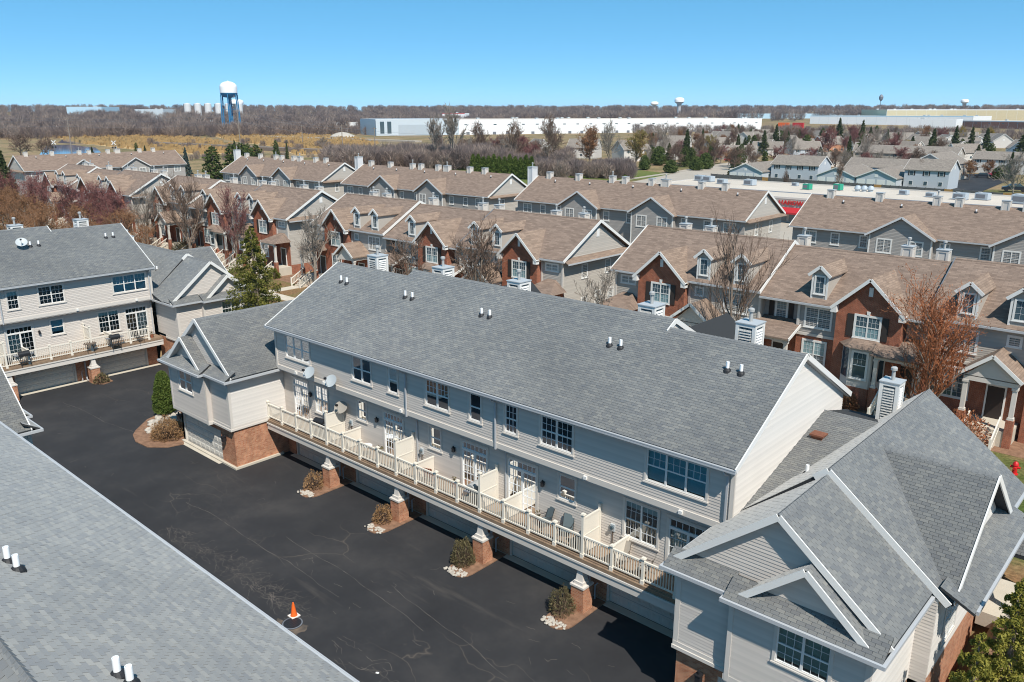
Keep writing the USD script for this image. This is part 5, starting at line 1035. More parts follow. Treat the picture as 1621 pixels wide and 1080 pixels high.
t = meshkit.text_mesh('HARDWARE', .85, .12, bold=True); v = np.array(t.vertices); w_ = v[:, 0].max(); v = np.stack([-28.2 + v[:, 0] * 8.2 / w_, 142.2 - v[:, 2], 3.75 + v[:, 1]], 1); MB().add(v, t.faces).build('sign_letters', 'sign_red', S_)
def hvac(name, label, loc, s, mat, group=None, rz=-8):
    T = thing(name, label, 'roof unit', loc, rz, group); w, d, h = s
    MB().box(-w / 2, w / 2, -d / 2, d / 2, .15, h).build('cabinet', mat, T); m = MB(); m.box(-w / 2 - .05, w / 2 + .05, -d / 2 - .05, d / 2 + .05, 0, .15); m.build('kerb', 'gutter_dark', T)
    MB().box(-w / 2 + .2, w / 2 - .5, -d / 2 - .02, -d / 2, .4, h - .25).build('grille', 'gutter_dark', T); m = MB(); m.lathe([(.45, 0), (.45, .12), (.4, .14)], 12, (-w / 4, 0, h)); m.build('fan', 'metal_grey', T); return T
plain('unit_blue', (.40, .45, .49), .5); plain('unit_green', (.03, .32, .20), .5); plain('unit_grey', (.42, .45, .46), .5)
g_ = 'grey-blue air handling units on the flat shop roof'; u0 = hvac('roof_unit', 'grey-blue air handling unit on the flat tan shop roof', (-69 + 6, 171, 4.94), (2.5, 1.9, 1.45), 'unit_blue', g_)
for x, y, s in ((-60, 170, 1.0), (-54, 166, .85), (-47, 167, 1.0), (1.1, 164.3, 1.0), (4.6, 167.1, 1.0), (12.2, 164, 1.25), (-11, 167.7, .7), (-5, 165.8, .7), (-27.2, 173.6, .5), (-38, 173, .55)): dup(u0, (x, y, 4.94), -8, sc=s)
hvac('roof_unit', 'green roof unit on the shop roof, left of the pair', (-31.7, 165.2, 4.94), (1.7, 1.5, 1.35), 'unit_green'); hvac('roof_unit', 'green roof unit on the shop roof, right of the pair', (-25.6, 168.0, 4.94), (1.7, 1.5, 1.5), 'unit_green')
T = thing('exhaust_fans', 'three domed grey exhaust fans beside the green roof units', 'exhaust fans', (-21.5, 169, 4.94))
for k in range(3): m = MB(); m.lathe([(.5, 0), (.55, .4), (.75, .5), (.7, .95), (.4, 1.3), (.1, 1.35)], 14, (k * 1.35, .3 * k, 0)); m.build('fan_dome', 'unit_blue', T, smooth=40)
# ------------------------------------------------------------------ board fence behind the shop, with newer orange panels
plain('fence_grey', (.11, .105, .105), .9, n=((.15, .14, .135), 2.0, 3.0)); plain('fence_new', (.46, .24, .08), .85)
FN = thing('board_fence', 'weathered dark grey board fence with a few new orange panels', 'fence')
fp, fq = np.array([-94.0, 233.5]), np.array([14.0, 222.0]); n = 44
for k in range(n):
    a, b = fp + (fq - fp) * k / n, fp + (fq - fp) * (k + 1) / n; new = k in (8, 23, 31, 37); m = MB(); m.beam((*a, 1.0), (*b, 1.0), .06, 1.8); pn = m.build('fence_panel', 'fence_new' if new else 'fence_grey', FN)
    m = MB(); m.box(a[0] - .08, a[0] + .08, a[1] - .08, a[1] + .08, 0, 2.05); m.build('fence_post', 'fence_grey', FN)
# ------------------------------------------------------------------ houses
def house(name, label, loc, rz, w, d, h, rise, wall, roofm='far_shingle', group=None, garages=0, wins=3, chim=False, two=False):
    """gable house, ridge along its own x; garages open on the gable toward -x... front is -y"""
    T = thing(name, label, 'house', loc, rz, group); b = MB(); hw, hd = w / 2, d / 2
    b.prism([(-hw, -hd, 0), (-hw, hd, 0), (-hw, hd, h), (-hw, 0, h + rise), (-hw, -hd, h)], (w, 0, 0)); b.build('wall', wall, T)
    r = MB(); s = rise / hd; o = .35
    for q in (-1, 1):
        p = [(-hw - o, q * (hd + o), h - s * o), (hw + o, q * (hd + o), h - s * o), (hw + o, 0, h + rise + .02), (-hw - o, 0, h + rise + .02)]; r.prism(p if q < 0 else [p[1], p[0], p[3], p[2]], (0, 0, -.14) if False else (0, 0, .16))
    R = r.build('roof', roofm, T)
    t = MB()
    for sx in (-1, 1):
        for q in (-1, 1): t.beam((sx * (hw + o + .02), q * (hd + o), h - s * o + .05), (sx * (hw + o + .02), 0, h + rise + .07), .05, .26)
    t.build('rake_trim', 'trim_white', T)
    F = face('y', -hd, -1); zs = [1.0] + ([3.9] if two else [])
    for z in zs:
        for k in range(wins):
            u = -hw + w * (k + .5) / wins; m = MB(); m.box(u - .6, u + .6, 0, .05, z, z + 1.35, F); wn = m.build('window', 'trim_white', T); MB().box(u - .5, u + .5, .05, .06, z + .1, z + 1.25, F).build('pane', 'glass_dark', wn)
            if two and z > 3:
                m = MB(); m.box(u - 1.0, u - .62, 0, .05, z, z + 1.35, F); m.box(u + .62, u + 1.0, 0, .05, z, z + 1.35, F); m.build('shutters', 'shutter', wn)
    for sx in (-1, 1):
        G_ = face('x', sx * hw, sx)
        for k in range(garages): u = -hd + d * (k + .5) / garages; MB().box(u - 1.2, u + 1.2, 0, .05, 0, 2.5, G_).build('garage_door', 'trim_white', T)
        m = MB(); m.box(-.5, .5, 0, .05, h + .2, h + 1.1, G_); m.build('gable_vent', 'trim_white', T)
    if chim: m = MB(); m.box(-hw * .4, -hw * .4 + .8, -.4, .4, h, h + rise + 1.2); m.build('chimney', 'siding_tan', T)
    return T
# blue-grey apartment row behind the fence: wide low garage gables and two-storey wings
for k, (x, lab) in enumerate(((-83.6, 'blue-grey garage block with a wide low gable, leftmost behind the board fence'), (-53, 'blue-grey garage block with a wide low gable, middle one behind the board fence'), (-40.6, 'blue-grey garage block with a wide low gable, rightmost behind the board fence'))):
    house('garage_block', lab, (x, 249, 0), 90, 22, 11.9, 3.0, 2.5, 'siding_blue', garages=4, wins=2)
house('apartment_house', 'two-storey blue-grey apartment house with dark shutters behind the left of the fence', (-69, 249, 0), 0, 16, 11, 5.4, 2.8, 'siding_blue', wins=4, two=True)
house('apartment_house', 'two-storey blue-grey apartment house with a white end wall at the right end of the fence', (-28, 249, 0), 0, 12.5, 11, 5.6, 2.9, 'siding_blue', wins=3, two=True)
house('apartment_house', 'long low apartment roof behind the blue-grey apartment houses', (-46, 268, 0), 0, 26, 11, 4.6, 2.6, 'siding_blue', wins=4)
house('apartment_house', 'tan two-storey apartment house beside the far driveway', (-35.5, 284, 0), 90, 24, 12, 5.6, 3.4, 'siding_tan', wins=5, two=True)
house('apartment_house', 'pale green long apartment house beyond the parked dark car', (-24, 334, 0), 0, 24, 11, 5.2, 2.6, 'siding_white', wins=6, two=True)
house('apartment_house', 'long brown-roofed apartment house in front of the tall dark spruces', (-66, 352, 0), 0, 40, 12, 5.4, 3.0, 'siding_tan', wins=6, two=True)
house('house', 'white house with grey roof behind the dark shrub bank, left of the willow', (-208, 312, 0), 20, 15, 11, 5.2, 4, 'siding_white', two=True, chim=True); house('house', 'grey-roofed house beside the bare trees left of the willow', (-228, 300, 0), -30, 14, 11, 4.6, 4.4, 'siding_white')
house('house', 'white gabled house right behind the orange-brown bare tree', (-176, 306, 0), 70, 15, 10, 5.4, 4, 'siding_white', two=True); house('house', 'white house with brown roof beside the willow', (-168, 330, 0), 15, 14, 10, 5.2, 3.6, 'siding_white', two=True)
house('house', 'tan ranch house with a low garage beside the red car', (-145, 352, 0), 30, 17, 11, 3.2, 3.4, 'siding_tan', garages=2); house('house', 'blue house with a steep gable among the dark pines', (-117, 365, 0), 40, 13, 9, 5.4, 3.4, 'siding_blue', two=True)
house('house', 'pale yellow house behind the tan ranch house', (-152, 400, 0), 20, 15, 11, 3.4, 3.6, 'siding_white'); house('house', 'brick-gabled house among the distant pines', (-141, 455, 0), 60, 15, 11, 4.6, 4.2, 'brick_orange')
house('house', 'small white cottage behind the apartment roof', (-92, 330, 0), 70, 10, 8, 3.2, 2.6, 'siding_white'); house('house', 'wide tan-roofed house in the middle distance at the right', (-98, 405, 0), 10, 18, 12, 3.6, 4.0, 'siding_tan'); house('house', 'blue-white gabled house right of the tall dark spruces', (-34, 420, 0), 60, 15, 11, 5.2, 3.8, 'siding_blue', two=True)
rr = np.random.default_rng(77); cols = ['siding_white', 'siding_tan', 'siding_blue', 'siding_white']
hh = house('house', 'small distant house among the trees of the far suburb', (-180, 480, 0), 15, 15, 11, 4.0, 4.0, 'siding_white', group='distant houses among the trees')
for k in range(42):
    x, y = rr.uniform(-235, -30), rr.uniform(410, 660); x -= (y - 430) * .28; dup(hh, (x, y, 0), rr.uniform(0, 180), sc=rr.uniform(.85, 1.15))
# ------------------------------------------------------------------ warehouses and factories
def hall(name, label, p, q, depth, h, mat, cat='warehouse', stripe=None, doors=0, dz=2.8, wins=0, roofm='trim_beige', bz=0):
    """long flat hall whose front runs from p to q"""
    p, q = np.array(p, float), np.array(q, float); L = np.linalg.norm(q - p); rz = math.degrees(math.atan2(*(q - p)[::-1])); T = thing(name, label, cat, (*p, bz), rz); F = face('y', 0, -1)
    MB().box(0, L, 0, depth, 0, h).build('wall', mat, T); MB().box(.4, L - .4, .4, depth - .4, h, h + .05).build('flat_roof', roofm, T)
    m = MB()
    for k in range(int(L / 14) + 1): m.box(k * 14, min(k * 14 + .25, L), -.04, .0, 0, h)
    m.build('panel_joints', 'trim_grey', T)
    for k in range(doors): u = L * (k + .7) / (doors + .4); MB().box(u - 1.8, u + 1.8, 0, .06, .8, .8 + dz, F).build('dock_door', 'gutter_dark', T)
    for k in range(wins): u = L * (k + .5) / wins; MB().box(u - 1.6, u + 1.6, 0, .06, h * .66, h * .66 + .9, F).build('high_window', 'glass_dark', T)
    if stripe: MB().box(0, L, -.05, -.0, h - 1.0, h + .02).build('parapet_band', stripe, T)
    rg = random.Random(int(L)); m = MB()
    for k in range(int(L / 22)): u, v = rg.uniform(4, L - 4), rg.uniform(6, depth - 6); MB().box(u - 1.6, u + 1.6, v - 1.2, v + 1.2, h + .05, h + 1.5).build('roof_unit', 'unit_grey', T)
    return T
plain('panel_white', (.80, .80, .80), .5); plain('panel_blue', (.42, .60, .72), .5); plain('panel_cream', (.52, .44, .28), .6); plain('panel_grey', (.50, .56, .60), .5)
hall('warehouse', 'very long white warehouse with dock doors in the middle distance', (-552, 560), (-398, 905), 110, 15.5, 'panel_white', doors=26, wins=24, bz=-1, roofm='mall_roof')
T = thing('warehouse_office', 'glazed grey corner office at the near end of the white warehouse', 'office', (-585, 483, 0), 66.3)
MB().box(0, 84, 0, 60, 0, 15.3).build('wall', 'panel_grey', T)
for a in (4, 11): MB().box(a, a + 4, -.1, 0, 2, 13).build('tall_window', 'glass_dark', T)
MB().box(22, 60, -.1, 0, 0, 10).build('blue_panel', 'unit_blue', T); MB().box(-.1, 84, .2, .5, 13.8, 15.4).build('parapet_band', 'panel_white', T)
hall('warehouse', 'pale blue flat factory hall on the horizon at the right', (-770, 1420), (-480, 1660), 140, 17, 'panel_blue', doors=10, bz=1, roofm='unit_grey'); hall('warehouse', 'white and blue factory hall right of the orange trailers', (-480, 1240), (-255, 1240), 100, 15, 'panel_white', bz=1, stripe='panel_blue', roofm='unit_grey')
hall('warehouse', 'cream windowless hall with a white roof edge at the right horizon', (-388, 1300), (-205, 1420), 150, 21, 'panel_cream', stripe='panel_white', bz=4, roofm='panel_white'); hall('warehouse', 'low dark red brick hall near the right edge', (-262, 1190), (-100, 1080), 60, 10, 'brick_red', wins=9, stripe='trim_white', bz=1, roofm='mall_roof')
hall('warehouse', 'white low building in front of the cream hall', (-300, 1120), (-245, 1120), 30, 13, 'panel_white', bz=0); hall('warehouse', 'blue low building left of the white warehouse', (-700, 590), (-612, 590), 40, 8, 'unit_blue', bz=0)
for k in range(9): u = k / 9; hx, hy = -742 + 110 * u, 560 + 16 * u; MB().box(hx, hx + 8, hy, hy + 3, 0, 4).build('white_trailer', 'panel_white', label='white lorry trailer parked in the row before the blue low building', cat='trailer', group='white trailers by the blue building')
for k, (x, y, mt, lab) in enumerate(((-418, 1010, 'orange', 'orange trailer parked on the far field'), (-398, 1008, 'sign_red', 'dark red trailer parked beside the orange trailer'))):
    T = thing('trailer', lab, 'trailer', (x, y, 0)); MB().box(-7, 7, -1.6, 1.6, 1.4, 8.5).build('box', mt, T); MB().box(-6, 6, -1.4, 1.4, .4, 1.4).build('chassis', 'gutter_dark', T)
hall('factory', 'tall pale blue factory box at the left horizon', (-1540, 560), (-1490, 600), 60, 27, 'panel_blue', 'factory', bz=3); hall('factory', 'lower grey factory block right of the pale blue box', (-1450, 640), (-1405, 670), 40, 22, 'panel_grey', 'factory', bz=4); hall('factory', 'small white factory building left of the water tower', (-1000, 520), (-955, 545), 24, 10, 'panel_white', 'factory'); hall('factory', 'dark low building beneath the water tower', (-880, 520), (-835, 540), 20, 9, 'gutter_dark', 'factory'); hall('factory', 'white building behind the legs of the blue water tower', (-825, 560), (-760, 590), 24, 10, 'panel_white', 'factory')
hall('factory', 'red and white building above the blue low building', (-830, 800), (-800, 815), 20, 18, 'panel_white', 'factory', stripe='sign_red', bz=2)
sx, sy = -1375, 700
for k in range(6): m = MB(); m.lathe([(6.2, 0), (6.2, 30), (5.5, 31.5), (1, 32.5)], 14); T = thing('silo', 'tall pale grain silo in the row at the left horizon', 'silo', (sx + k * 15.5, sy + k * 11, 4), 0, 'row of pale silos at the left horizon'); m.build('shell', 'trim_grey', T, smooth=40); MB().box(-.6, .6, -6.6, -6.2, 0, 31).build('ladder', 'gutter_dark', T)
# water towers
plain('tower_blue', (.03, .17, .33), .5); plain('tank_white', (.82, .82, .82), .35)
T = thing('water_tower', 'white water tower on blue legs, tallest thing on the horizon', 'water tower', (-737, 420, 0)); m = MB(); m.lathe([(.1, 35.2), (5.5, 36.2), (8.1, 38.6), (8.4, 40.2)], 28); m.build('tank_base', 'tower_blue', T, smooth=50)
m = MB(); m.lathe([(8.4, 40.2), (8.5, 45.6), (8.1, 47.6), (6.4, 49.6), (3.6, 50.9), (.6, 51.3), (.4, 51.9)], 28); m.build('tank', 'tank_white', T, smooth=50)
for k in range(6): a = k * PI / 3 + .35; m = MB(); m.tube([(9.6 * math.cos(a), 9.6 * math.sin(a), 0), (8.3 * math.cos(a), 8.3 * math.sin(a), 38.8)], .62, 8); m.build('leg', 'tower_blue', T, smooth=50)
m = MB(); m.tube([(0, 0, 0), (0, 0, 36)], .9, 8); m.build('riser_pipe', 'tower_blue', T, smooth=50); m = MB()
for z, r in ((24, 8.85), (11, 9.3)):
    for k in range(6): a, b = k * PI / 3 + .35, (k + 1) * PI / 3 + .35; m.tube([(r * math.cos(a), r * math.sin(a), z), (r * math.cos(b), r * math.sin(b), z)], .16, 4)
m.build('brace', 'tower_blue', T); MB().box(8.6, 9.6, -.5, .5, 35.6, 37.6).build('antenna', 'gutter_dark', T)
def globe(label, x, y, z, R, H):
    T = thing('water_tower', label, 'water tower', (x, y, z)); m = MB(); m.lathe([(R * .42, 0), (R * .36, H * .55), (R * .5, H * .72), (R * .98, H * .8)], 20); m.build('stem', 'gutter', T, smooth=50)
    m = MB(); m.lathe([(R * .98, H * .8), (R, H * .88), (R * .9, H * .95), (R * .55, H * .99), (.3, H)], 20); m.build('tank', 'tank_white', T, smooth=50)
globe('white mushroom water tower on the horizon above the warehouse', -770, 1340, 6, 9.0, 41); globe('tiny white tank dome beside the mushroom water tower', -1110, 1790, 12, 10, 34); globe('tiny white tank dome seen between the legs of the blue tower', -1330, 770, 5, 12, 38); globe('tiny white tank dome at the right horizon', -500, 2170, 14, 9, 36)
T = thing('radio_mast', 'thin dark mast with a round top at the right horizon', 'mast', (-560, 1780, 8)); m = MB(); m.tube([(0, 0, 0), (0, 0, 38)], [.9, .5], 6); m.build('pole', 'gutter_dark', T); m = MB(); m.lathe([(.5, 34), (4, 38), (4.5, 43), (2, 47), (.2, 48)], 10); m.build('mast_head', 'gutter_dark', T)
# power poles and wires, railway signals
POLES = [(-447, 157, 20.0), (-358, 209, 23.9), (-366, 281, 15.4), (-339, 284, 14.2), (-234, 239, 13), (-458, 315, 13.7), (-784, 402, 13.9), (-764, 420, 10.1)]
plab = ['leaning utility pole in front of the pond', 'tall utility pole below the blue water tower', 'utility pole on the tan marsh left of the bare shrubs', 'utility pole standing right of the white sand mound', 'pale wooden pole among the bare trees in front of the white warehouse', 'utility pole on the far marsh at the right of the blue tower', 'thin pole at the far edge of the marsh, left of the water tower', 'shorter thin pole at the far edge of the marsh, beside the water tower']
for (x, y, h), lab in zip(POLES, plab):
    T = thing('utility_pole', lab, 'utility pole', (x, y, -.3), 30); m = MB(); m.tube([(0, 0, 0), (0, 0, h)], [.32, .2], 7); m.build('pole', 'bark_grey', T); m = MB(); m.box(-1.4, 1.4, -.1, .1, h - 1.0, h - .75); m.build('crossarm', 'bark', T)
m = MB(); runs = [((-900, 20, 19), (-447, 157, 19)), ((-447, 157, 19), (-358, 209, 22)), ((-358, 209, 22), (-234, 239, 12))]
for a, b in runs:
    for dz in (0, -1.2, -4.5):
        t = np.linspace(0, 1, 14)[:, None]; P = np.array(a) * (1 - t) + np.array(b) * t; P[:, 2] += dz - 3.2 * (4 * t * (1 - t))[:, 0] * .6; m.tube(P, .045, 3)
m.build('power_wires', 'gutter_dark', label='sagging power wires strung between the utility poles', cat='wires')
def xing(label, x, y):
    T = thing('crossing_signal', label, 'railway signal', (x, y, 0), 45); MB().tube([(0, 0, 0), (0, 0, 9.5)], .12, 6).build('post', 'gutter_dark', T); m = MB(); m.beam((-1.0, 0, 7.8), (1.0, 0, 9.6), .08, .26); m.beam((-1.0, .02, 9.6), (1.0, .02, 7.8), .08, .26); m.build('crossbuck', 'tank_white', T); m = MB(); m.box(-1.0, -.3, -.1, .1, 6.2, 6.9); m.box(.3, 1.0, -.1, .1, 6.2, 6.9); m.build('lights', 'black_metal', T)
xing('white railway crossbuck in front of the pond, left one', -372, 122); xing('white railway crossbuck behind the far row, right of the pond', -345, 138)
# cars
def car(label, loc, rz, mat, s=1.0):
    T = thing('parked_car', label, 'car', loc, rz, sc=s); m = MB()
    pr_ = [(-2.2, .35), (-2.15, .8), (-1.4, .95), (-.8, 1.4), (.9, 1.42), (1.5, 1.0), (2.1, .85), (2.25, .4)]
    for q in (-1, 1): pass
    m.prism([(x, -.85, z) for x, z in pr_], (0, 1.7, 0)); m.build('body', mat, T); MB().prism([(-1.25, -.87, .98), (-.75, -.87, 1.35), (.85, -.87, 1.36), (1.35, -.87, 1.0)], (0, 1.74, 0)).build('side_windows', 'glass_dark', T)
    for x in (-1.4, 1.4):
        for y in (-.86, .7): m = MB(); m.tube([(x, y, .34), (x, y + .16, .34)], .34, 14); m.build('wheel', 'boot_black', T)
plain('car_red', (.45, .02, .05), .25, .6); plain('car_dark', (.02, .025, .035), .25, .6)
car('red car parked by the tan ranch house', (-138, 332, .1), 20, 'car_red', 1.35); car('dark car parked on the far driveway', (-26, 303, .1), 10, 'car_dark', 1.2); car('red car parked behind the dark car on the far driveway', (-23.5, 311, .1), 40, 'car_red', 1.2); car('dark covered car at the right edge beyond the fence', (-6, 252, .1), 15, 'car_dark', 1.5)
# ------------------------------------------------------------------ far trees: one tree of each kind, then placed again and again
FAR = [('tall',-208,210,19.2,13.1), ('tall',-196,210,22.2,15.3), ('bare',-248,276,16.6,12.7), ('bare',-194,244,17.7,12.3), ('bare',-168,235,19.7,12.8), ('orange',-170,266,15.4,10.9), ('grey',-159,265,17.3,10.7), ('willow',-142,259,14.9,11.5), ('round',-148,286,8.0,6.6), ('grey',-164,315,15.8,10.7), ('spruce',-144,302,14.9,10.1), ('round',-120,250,4.9,5.3), ('round',-120,269,5.4,5.5), ('round',-137,258,5.7,4.6), ('round',-121,278,6.5,6.1), ('bare',-130,302,10.6,8.2), ('bare',-151,327,11.6,8.9), ('willow',-161,355,10.8,8.3), ('spruce',-152,395,13.0,10.1), ('spruce',-173,455,15.0,9.9), ('pine',-121,376,11.7,11.1), ('red',-117,394,13.5,12.7), ('spruce',-155,506,18.5,12.0), ('spruce',-87,340,12.5,6.6), ('pine',-93,335,6.4,7.1), ('spruce',-129,473,17.7,10.3), ('bare',-84,368,8.9,14), ('red',-85,387,9.5,10.1), ('spruce',-75,417,14.4,10.5), ('spruce',-70,436,15.7,9.5), ('spruce',-61,429,15.3,9.3), ('spruce',-53,422,14.9,10.9), ('yellow',-105,590,11.8,7.6), ('yellow',-91,603,11.0,7.6), ('yellow',-100,460,6.7,7.6), ('orange',-27,290,6.1,5.6), ('orange',-26,310,5.3,5.9), ('grey',-3,235,11.1,10.4), ('spruce',-32,390,12.7,13.7), ('round',-20,301,4.7,5.7), ('spruce',-19,309,9.1,5.8), ('pine',-67,359,4.8,6.6), ('bare',-31,248,7.8,5.1), ('bare',-43,215,8.4,3.4), ('bare',-45,183,7.5,2.8), ('small',-99,256,2.7,2.3), ('small',-98,262,3.2,2.4), ('red',-87,247,4.3,5.8), ('blue',-228,113,10.6,6.1), ('pine',-221,119,11.0,12), ('pine',-215,123,11.8,12), ('pine',-228,134,11.6,11), ('spruce',-262,151,11.4,6.6), ('pine',-253,155,9.9,10), ('pine',-236,140,10.6,11), ('pine',-246,147,10.4,10), ('spruce',-296,197,9.5,3.0), ('pine',-313,202,9.0,6.2), ('spruce',-404,151,5.1,4.6), ('pine',-413,178,6.0,4.2), ('spruce',-396,175,5.2,4.0), ('bare',-396,128,10.1,7.8), ('bare',-418,122,11.1,15.9), ('bare',-423,134,8.2,9.8), ('grey',-389,283,6.9,9.4)]
rg = np.random.default_rng(123)
for k in range(120):    # suburb at the right
    y = rg.uniform(330, 640); x = rg.uniform(-215, -25) - (y - 330) * .3; FAR.append((rg.choice(['bare', 'red', 'bare', 'grey', 'bare', 'spruce', 'pine', 'orange']), x, y, rg.uniform(7, 12.5), rg.uniform(6, 10)))
for k in range(44): FAR.append((rg.choice(['bare', 'red', 'bare', 'pine', 'spruce', 'grey', 'orange']), rg.uniform(-160, -48), rg.uniform(278, 340), rg.uniform(5.5, 9.5), rg.uniform(5, 9)))
for k in range(34): x = rg.uniform(-262, -180); FAR.append((rg.choice(['bare', 'bare', 'grey', 'red']), x, 262 + (x + 262) * -.25 + rg.uniform(-6, 40), rg.uniform(7, 12), rg.uniform(7, 11)))
for k in range(7): FAR.append((rg.choice(['bare', 'bare', 'red']), rg.uniform(-470, -400), rg.uniform(85, 118), rg.uniform(5, 9), rg.uniform(6, 10)))
LB = {'tall': 'tall pale-trunked bare tree in the middle distance before the white warehouse', 'bare': 'leafless brown tree in the middle distance', 'orange': 'orange-brown budding tree in the middle distance', 'grey': 'leafless pale grey tree in the middle distance', 'willow': 'yellow-green willow in the middle distance', 'round': 'round clipped dark green evergreen in the middle distance', 'spruce': 'dark green pointed spruce in the middle distance', 'pine': 'dark green bushy pine in the middle distance', 'red': 'leafless reddish tree in the middle distance', 'yellow': 'yellow budding tree in the far suburb', 'small': 'very small evergreen by the far road', 'blue': 'blue-green spruce right of the farthest brown row'}
GR = {k: 'middle-distance trees: ' + k + ' kind' for k in LB}
PROTO = {}
FLAB = {0: 'left one of the two tall pale-trunked trees before the grey warehouse office', 1: 'right one of the two tall pale-trunked trees before the grey warehouse office', 5: 'orange-brown bare tree before the white houses, left of the willow', 7: 'yellow-green willow above the round evergreens beside the road', 8: 'largest round evergreen, just right of the willow', 10: 'big dark spruce standing among the roadside trees right of the willow', 37: 'large pale grey bare tree at the right edge beyond the board fence', 28: 'leftmost of the four tall dark spruces in a row at the right', 29: 'second of the four tall dark spruces in a row at the right', 30: 'third of the four tall dark spruces in a row at the right', 31: 'rightmost of the four tall dark spruces in a row at the right', 35: 'rust-coloured tree on the lawn left of the parked dark car', 43: 'small bare tree in front of the middle garage block at the fence', 44: 'thin bare sapling beside the green roof units', 45: 'small evergreen left of the two at the end of the board fence', 46: 'small evergreen right of the two at the end of the board fence'}
def far_tree(kind, x, y, h, w, lab=None):
    if kind not in PROTO:
        l, g, c = lab or LB[kind], GR[kind], (x, y, T_(x, y))
        sp = {'bare': (71, 'bark', 'twig_brown', None), 'grey': (72, 'bark_grey', 'bark_grey', None), 'tall': (73, 'bark_grey', 'bark_grey', None), 'red': (74, 'bark', 'twig_red', 'bud_red'), 'orange': (75, 'bark', 'twig_rust', 'bud_rust'), 'willow': (76, 'bark', 'twig_tan', 'leaf_willow'), 'yellow': (77, 'bark', 'twig_tan', 'leaf_yellow')}
        if kind in sp: s = sp[kind]; t = bare_tree('far_tree', l, c, s[0], 10.0, s[1], s[2], s[3], 2600 if kind != 'red' else 1100, .2, group=g, spread=.6 if kind != 'tall' else .4, lv=(11, 7, 5, 2), trunk=.14 if kind != 'tall' else .35, up=.4, r=.2, low=.15, twig=.035)
        elif kind == 'round': t = column_evergreen('far_evergreen', l, c, 78, 8.0, 10.0, 'pine_green', 1500, .5, group=g)
        else: t = conifer('far_evergreen', l, c, 79 + len(kind), 10.0, 6.6, {'spruce': 'pine_dark', 'pine': 'pine_green', 'small': 'pine_dark', 'blue': 'pine_blue'}[kind], 2600, .34, group=g, shape=.85 if kind != 'pine' else .38, tiers=8, ragged=.4)
        PROTO[kind] = (t, h); t.GetAttribute('xformOp:translate').Set(Gf.Vec3d(*map(float, c))); UsdGeom.Xformable(t).AddScaleOp().Set(Gf.Vec3f(w / 8.0, w / 8.0, h / 10.0)); return
    dup(PROTO[kind][0], (x, y, float(T_(x, y))), (x * 37 + y * 11) % 360, sc=(w / 8.0, w / 8.0, h / 10.0), label=lab or LB[kind])
for k, r in enumerate(FAR): far_tree(*r, FLAB.get(k))
hd = column_evergreen('hedge_evergreen', 'tall narrow bright green evergreen of the clipped hedge row behind the brown roofs', (-159, 183, 0), 90, 2.5, 8.2, 'arbor', 1500, .3, group='evergreens of the tall hedge row')
for k in range(1, 12): dup(hd, (-159 + 1.82 * k, 183 + .73 * k, 0), 40 * k, sc=(1, 1, .95 + .06 * math.sin(k * 2)))
# thickets and forest: brown twiggy masses, placed as many copies of four crowns
def crown_proto(path, seed, mat, h=10.0, w=9.0, n=420):
    rng = np.random.default_rng(seed); t = rng.uniform(.12, 1, n); a = rng.uniform(0, 2 * PI, n); prof = np.sqrt(np.clip(1 - ((t - .58) / .48) ** 2, 0, 1)); R = w / 2 * prof * rng.uniform(.1, 1, n) ** .5
    P = np.stack([R * np.cos(a), R * np.sin(a), h * t], 1); d = np.stack([P[:, 0] * .25, P[:, 1] * .25, np.full(n, h * .12)], 1) + rng.normal(0, h * .035, (n, 3)); q = np.cross(d, rng.normal(0, 1, (n, 3))); q /= np.linalg.norm(q, axis=1)[:, None]; q *= rng.uniform(.05, .16, (n, 1))
    V = np.stack([P - d - q, P - d + q, P + d], 1); m = usdkit.mesh(stage, path, (V.reshape(-1, 3), np.arange(3 * n).reshape(-1, 3)), MAT[mat]); UsdGeom.PrimvarsAPI(m).CreatePrimvar('rnd', Sdf.ValueTypeNames.FloatArray, 'vertex').Set(Vt.FloatArray.FromNumpy(np.repeat(rng.uniform(.01, 1, n), 3).astype(np.float32))); return m
def instancer(name, label, cat, pts, scales, mats, seed):
    pi = UsdGeom.PointInstancer.Define(stage, W + '/' + numbered(W, name)); base = str(pi.GetPath()); rel = []
    for k, mt in enumerate(mats): rel.append(crown_proto(base + '/crown_%03d' % k if k else base + '/crown', seed + k, mt).GetPath())
    pi.CreatePrototypesRel().SetTargets(rel); rng = np.random.default_rng(seed); n = len(pts)
    pi.CreateProtoIndicesAttr(Vt.IntArray.FromNumpy(rng.integers(0, len(mats), n).astype(np.int32))); pi.CreatePositionsAttr(Vt.Vec3fArray.FromNumpy(np.asarray(pts, np.float32))); pi.CreateScalesAttr(Vt.Vec3fArray.FromNumpy(np.asarray(scales, np.float32)))
    ang = rng.uniform(0, 2 * PI, n); pi.CreateOrientationsAttr(Vt.QuathArray([Gf.Quath(float(math.cos(a / 2)), 0, 0, float(math.sin(a / 2))) for a in ang])); tag(pi, label, cat, kind='stuff'); return pi
def polar(n, az0, az1, d0, d1, seed, power=1.0):
    """points by bearing (degrees clockwise from the camera's forward direction) and distance"""
    rng = np.random.default_rng(seed); az = np.radians(rng.uniform(az0, az1, n)); d = d0 + (d1 - d0) * rng.uniform(0, 1, n) ** power; f = np.array([-math.sin(YAW), math.cos(YAW)]); r = np.array([math.cos(YAW), math.sin(YAW)])
    xy = CAM[:2] + d[:, None] * (np.cos(az)[:, None] * f + np.sin(az)[:, None] * r); return xy
